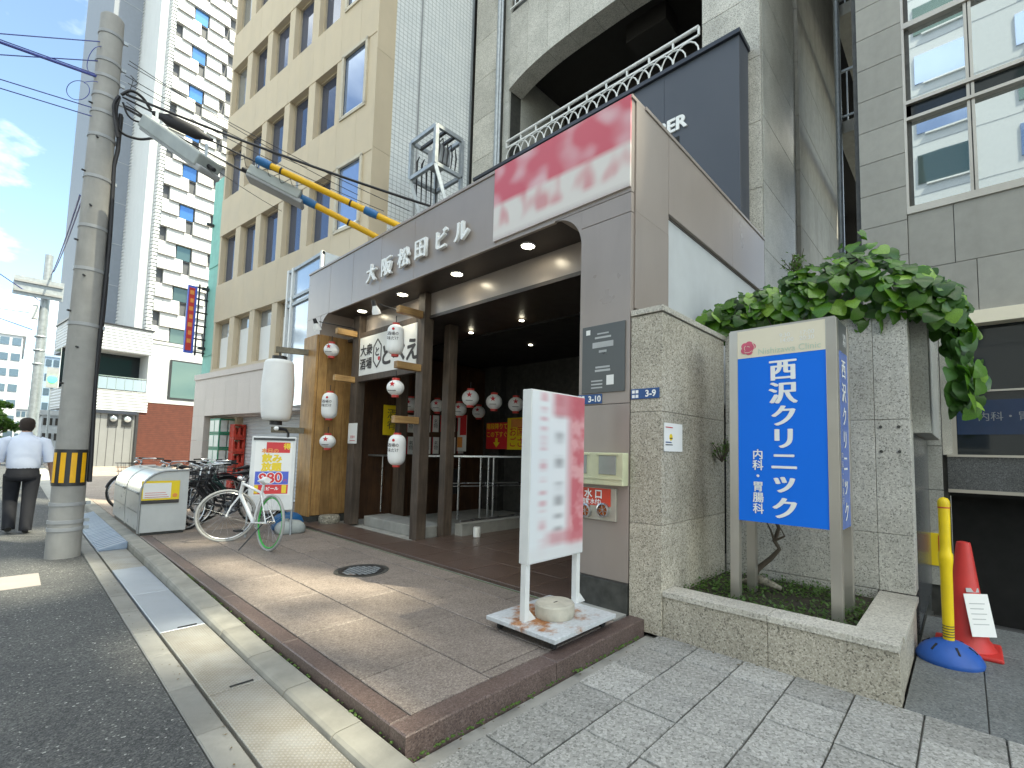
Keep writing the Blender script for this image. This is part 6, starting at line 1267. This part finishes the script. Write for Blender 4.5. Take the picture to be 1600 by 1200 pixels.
def waterweight(c, rx, ry, h, mat, label):
    mb = MB(); rings = []
    for z_, f in ((0, .9), (.02, 1), (h*.45, 1), (h*.75, .86), (h*.93, .6), (h, .3)): rings.append([mb.P((c[0]+rx*f*math.copysign(abs(math.cos(a))**.6, math.cos(a)), c[1]+ry*f*math.copysign(abs(math.sin(a))**.6, math.sin(a)), .1+z_)) for a in [2*math.pi*k/24 for k in range(24)]])
    o_ = tag(mb.skinrings(rings).build('water_weight', mat, None, smooth=60), label, 'weight'); MB().cyl((c[0]-rx*.3, c[1], .1+h*.9), (c[0]-rx*.3, c[1], .1+h+.02), .035, n=14).build('filler_cap', mat, o_); return o_
waterweight((2.86, 7.62), .20, .15, .19, 'closure_grey', 'grey plastic water weight under the easel sign'); waterweight((2.95, 7.98), .22, .15, .26, 'guard_blue', 'blue plastic water weight behind the easel sign')
ss = MB().lathe([(.16, 0), (.17, .03), (.165, .10), (.15, .125), (.08, .13), (.002, .13)], (3.62, 8.02, .13), 18); tag(ss.build('foot_stone', 'stone', None, smooth=50), 'flat round stone at the foot of the plank wall', 'stone')
# crate stacks by the shutter
def crates(cx_, cy_, n, mat, fill, label, cat, w_=.36, d_=.36, h_=.31):
    for k in range(n):
        z_ = .1+k*h_; t = thing('bottle_crate', label+(', lowest' if k == 0 else ', %s up' % ('one', 'two', 'three', 'four')[k-1]), cat, (cx_, cy_, z_)); T_ = Matrix.Translation((cx_, cy_, z_)) @ Matrix.Rotation(ANG, 4, 'Z')
        for a in (-1, 1): MB(T_).box(a*w_/2-.012, a*w_/2+.012, -d_/2, d_/2, 0, h_-.01).build('side', mat, t); MB(T_).box(-w_/2, w_/2, a*d_/2-.012, a*d_/2+.012, 0, .09).build('side_low', mat, t); MB(T_).box(-w_/2, w_/2, a*d_/2-.012, a*d_/2+.012, h_-.05, h_-.01).build('rim', mat, t)
        MB(T_).box(-w_/2+.02, w_/2-.02, -d_/2+.02, d_/2-.02, .01, .05).build('floor', mat, t)
        if mat == 'crate_green':
            for a, b in ((-.46, -.04), (.04, .46)): MB(T_).box(-w_/2-.018, -w_/2-.0125, a*d_, b*d_, .04, h_-.06).build('front_label', 'bottle_white', t); MB(T_).box(a*w_, b*w_, -d_/2-.018, -d_/2-.0125, .04, h_-.06).build('front_label', 'bottle_white', t)
        for i in range(3):
            for j in range(2): MB(T_).lathe([(.04, .05), (.042, .17), (.03, .22), (.016, .28)], (-.11+.11*i, -.09+.17*j, 0), 10).build('bottle', fill, t, smooth=50)
crb = B0+E1*6.15-E2*.06; crates(crb.x, crb.y, 5, 'crate_green', 'bottle_white', 'green bottle crate with pale bottles beside the shutter', 'crate', .36, .62, h_=.40); crb = B0+E1*5.55+E2*.08; crates(crb.x, crb.y, 5, 'crate_red', 'crate_red', 'red plastic crate stacked beside the green crates', 'crate', .26, .26, .37)
# ================================================================== walking man, seen from behind
def skin(name, verts, edges, radii, mat, parent, sub=2):
    me = bpy.data.meshes.new(name); me.from_pydata(verts, edges, []); o_ = bpy.data.objects.new(name, me); C.objects.link(o_)
    m = o_.modifiers.new('skin', 'SKIN'); m.use_smooth_shade = True; s_ = o_.modifiers.new('sub', 'SUBSURF'); s_.levels = sub; s_.render_levels = sub
    for i, r_ in enumerate(radii): me.skin_vertices[0].data[i].radius = r_ if isinstance(r_, tuple) else (r_, r_)
    me.skin_vertices[0].data[0].use_root = True
    dg = bpy.context.evaluated_depsgraph_get(); m2 = bpy.data.meshes.new_from_object(o_.evaluated_get(dg)); bpy.data.objects.remove(o_); m2.materials.clear()
    return obj(name, m2, mat, parent)
mp0 = Vector((.14, 10.75, 0)); mn = thing('person', 'man in pale blue shirt and dark trousers walking away', 'person', tuple(mp0))
def V(x, y, z): return (mp0.x+x, mp0.y+y, z)
hipL, hipR = V(-.10, 0, .90), V(.10, 0, .90); knL, knR = V(-.10, .10, .49), V(.09, -.02, .50); anL, anR = V(-.09, -.06, .12), V(.08, -.10, .09)
toL, toR_ = V(-.10, .12, .05), V(.09, .10, .04)
shL, shR = V(-.185, .012, 1.36), V(.185, .012, 1.36); elL, elR = V(-.27, .00, 1.12), V(.27, .03, 1.13); wrL, wrR = V(-.26, .10, .88), V(.31, .12, .88)
bv = [V(0,0,.96), V(0,.0,1.2), V(0,.02,1.34), V(0,.05,1.50), V(0,.075,1.60), V(0,.08,1.68), hipL, knL, anL, toL, hipR, knR, anR, toR_, shL, elL, wrL, shR, elR, wrR, V(-.26,.13,.80), V(.32,.15,.80)]
be_ = [(0,1),(1,2),(2,3),(3,4),(4,5),(0,6),(6,7),(7,8),(8,9),(0,10),(10,11),(11,12),(12,13),(2,14),(14,15),(15,16),(2,17),(17,18),(18,19),(16,20),(19,21)]
br_ = [(.12,.09), (.11,.085), (.09,.07), .048, (.075,.088), (.062,.075), .07, .055, .04, .035, .07, .055, .04, .035, .035, .04, .028, .035, .04, .028, (.034,.02), (.034,.02)]
fing = []
for hi, wr, s in ((20, wrL, -1), (21, wrR, 1)):
    h0_ = Vector(bv[hi])
    for k in range(4):
        i0 = len(bv); bv += [tuple(h0_+Vector((.0, -.03+.02*k, -.045))), tuple(h0_+Vector((-.012*s, -.03+.02*k, -.085+.008*abs(k-1.5))))]; be_ += [(hi, i0), (i0, i0+1)]; br_ += [.009, .008]
    i0 = len(bv); bv += [tuple(h0_+Vector((0, .035, .01))), tuple(h0_+Vector((0, .055, -.03)))]; be_ += [(hi, i0), (i0, i0+1)]; br_ += [.011, .009]
body = skin('body', bv, be_, br_, 'skin', mn, 1)
for s in (-1, 1): MB().lathe([(.018, -.006), (.022, 0), (.015, .008)], V(s*.078, .075, 1.615), 12, (s, -.3, 0)).build('ear', 'skin', mn, smooth=60)
def loft(prof, n=28, jit=0):
    mb = MB(); rgl = random.Random(2); rings = []
    for x, y, z, rx, ry in prof: rings.append([mb.P((mp0.x+x+rx*math.cos(2*math.pi*k/n)*(1+rgl.uniform(-jit, jit)), mp0.y+y+ry*math.sin(2*math.pi*k/n)*(1+rgl.uniform(-jit, jit)), z)) for k in range(n)])
    return mb.skinrings(rings)
shp = [(0,0,.965,.168,.128), (0,0,.985,.176,.134), (0,-.005,1.03,.183,.138), (0,-.01,1.10,.182,.134), (0,-.012,1.18,.184,.13), (0,-.008,1.26,.192,.126), (0,0,1.33,.199,.12), (0,.01,1.385,.196,.112), (0,.02,1.42,.176,.10), (0,.03,1.45,.135,.085), (0,.042,1.475,.088,.072), (0,.05,1.495,.066,.066), (0,.055,1.525,.064,.066)]
sh_ = loft(shp, 30, .012)
for s_ in (-1, 1): sh_.tube([V(s_*.14,.015,1.405), V(s_*.20,.012,1.375), V(s_*.235,.005,1.27), V(s_*.258,.005,1.16), V(s_*.268,.02,1.075)], [.06, .078, .074, .070, .066], 16)
sh_.build('shirt', 'shirt', mn, smooth=70)
tro = loft([(0,0,.985,.165,.125), (0,0,.93,.176,.134), (0,-.01,.86,.184,.145), (0,-.01,.80,.175,.135), (0,0,.775,.14,.10)], 28)
for H_, K_, A_ in ((hipL, knL, anL), (hipR, knR, anR)): h_, k_2, a_2 = Vector(H_), Vector(K_), Vector(A_); tro.tube([h_+Vector((0,0,-.02)), h_+(k_2-h_)*.45, k_2, k_2+(a_2-k_2)*.5+Vector((0,-.01,0)), a_2+Vector((0,0,-.05))], [.098, .093, .08, .073, .07], 16)
tro.build('trousers', 'trousers', mn, smooth=70)
loft([(0,0,.965,.172,.131), (0,0,1.0,.174,.133)], 28).build('belt', 'shoe', mn, smooth=50)
hr = MB()
for a0 in (0,): hr.lathe([(.055, -.095), (.076, -.06), (.085, -.01), (.088, .03), (.080, .07), (.058, .098), (.025, .112), (.003, .115)], V(0, .060, 1.635), 22)
hr.build('hair', 'hair', mn, smooth=60)
for a, b in ((anL, toL), (anR, toR_)): MB().tube([Vector(a)+Vector((0,-.06,-.045)), Vector(a)+Vector((0,-.01,-.03)), (Vector(a)+Vector(b))/2+Vector((0,.0,-.02)), Vector(b)+Vector((0,.03,-.012))], [.034, .046, .046, .03], 12).build('shoe', 'shoe', mn, smooth=60)

# small leaf litter gathered along the foot of the planter and the terrace edge
lt = MB(); rg = random.Random(33)
for k in range(150):
    u = rg.random()
    if u < .4: p = Vector((3.405-abs(rg.gauss(0,.035)), rg.uniform(.3, 1.8), .006))
    elif u < .7: p = Vector((rg.uniform(1.3, 3.3), 1.90-abs(rg.gauss(0,.04)), .006))
    else: p = Vector((rg.uniform(.70, .80), rg.uniform(1.2, 7), .014))
    a = rg.uniform(0, 6.28); s_ = rg.uniform(.004, .011); e = Vector((math.cos(a), math.sin(a), .1))*s_; f_ = Vector((-math.sin(a), math.cos(a), .15))*s_*.5; lt.poly([p-e, p+f_, p+e, p-f_])
tag(lt.build('leaf_litter', 'litter_brown', None, recalc=False), 'dry leaf crumbs gathered along the planter foot and gutter', 'leaf litter', kind='stuff')
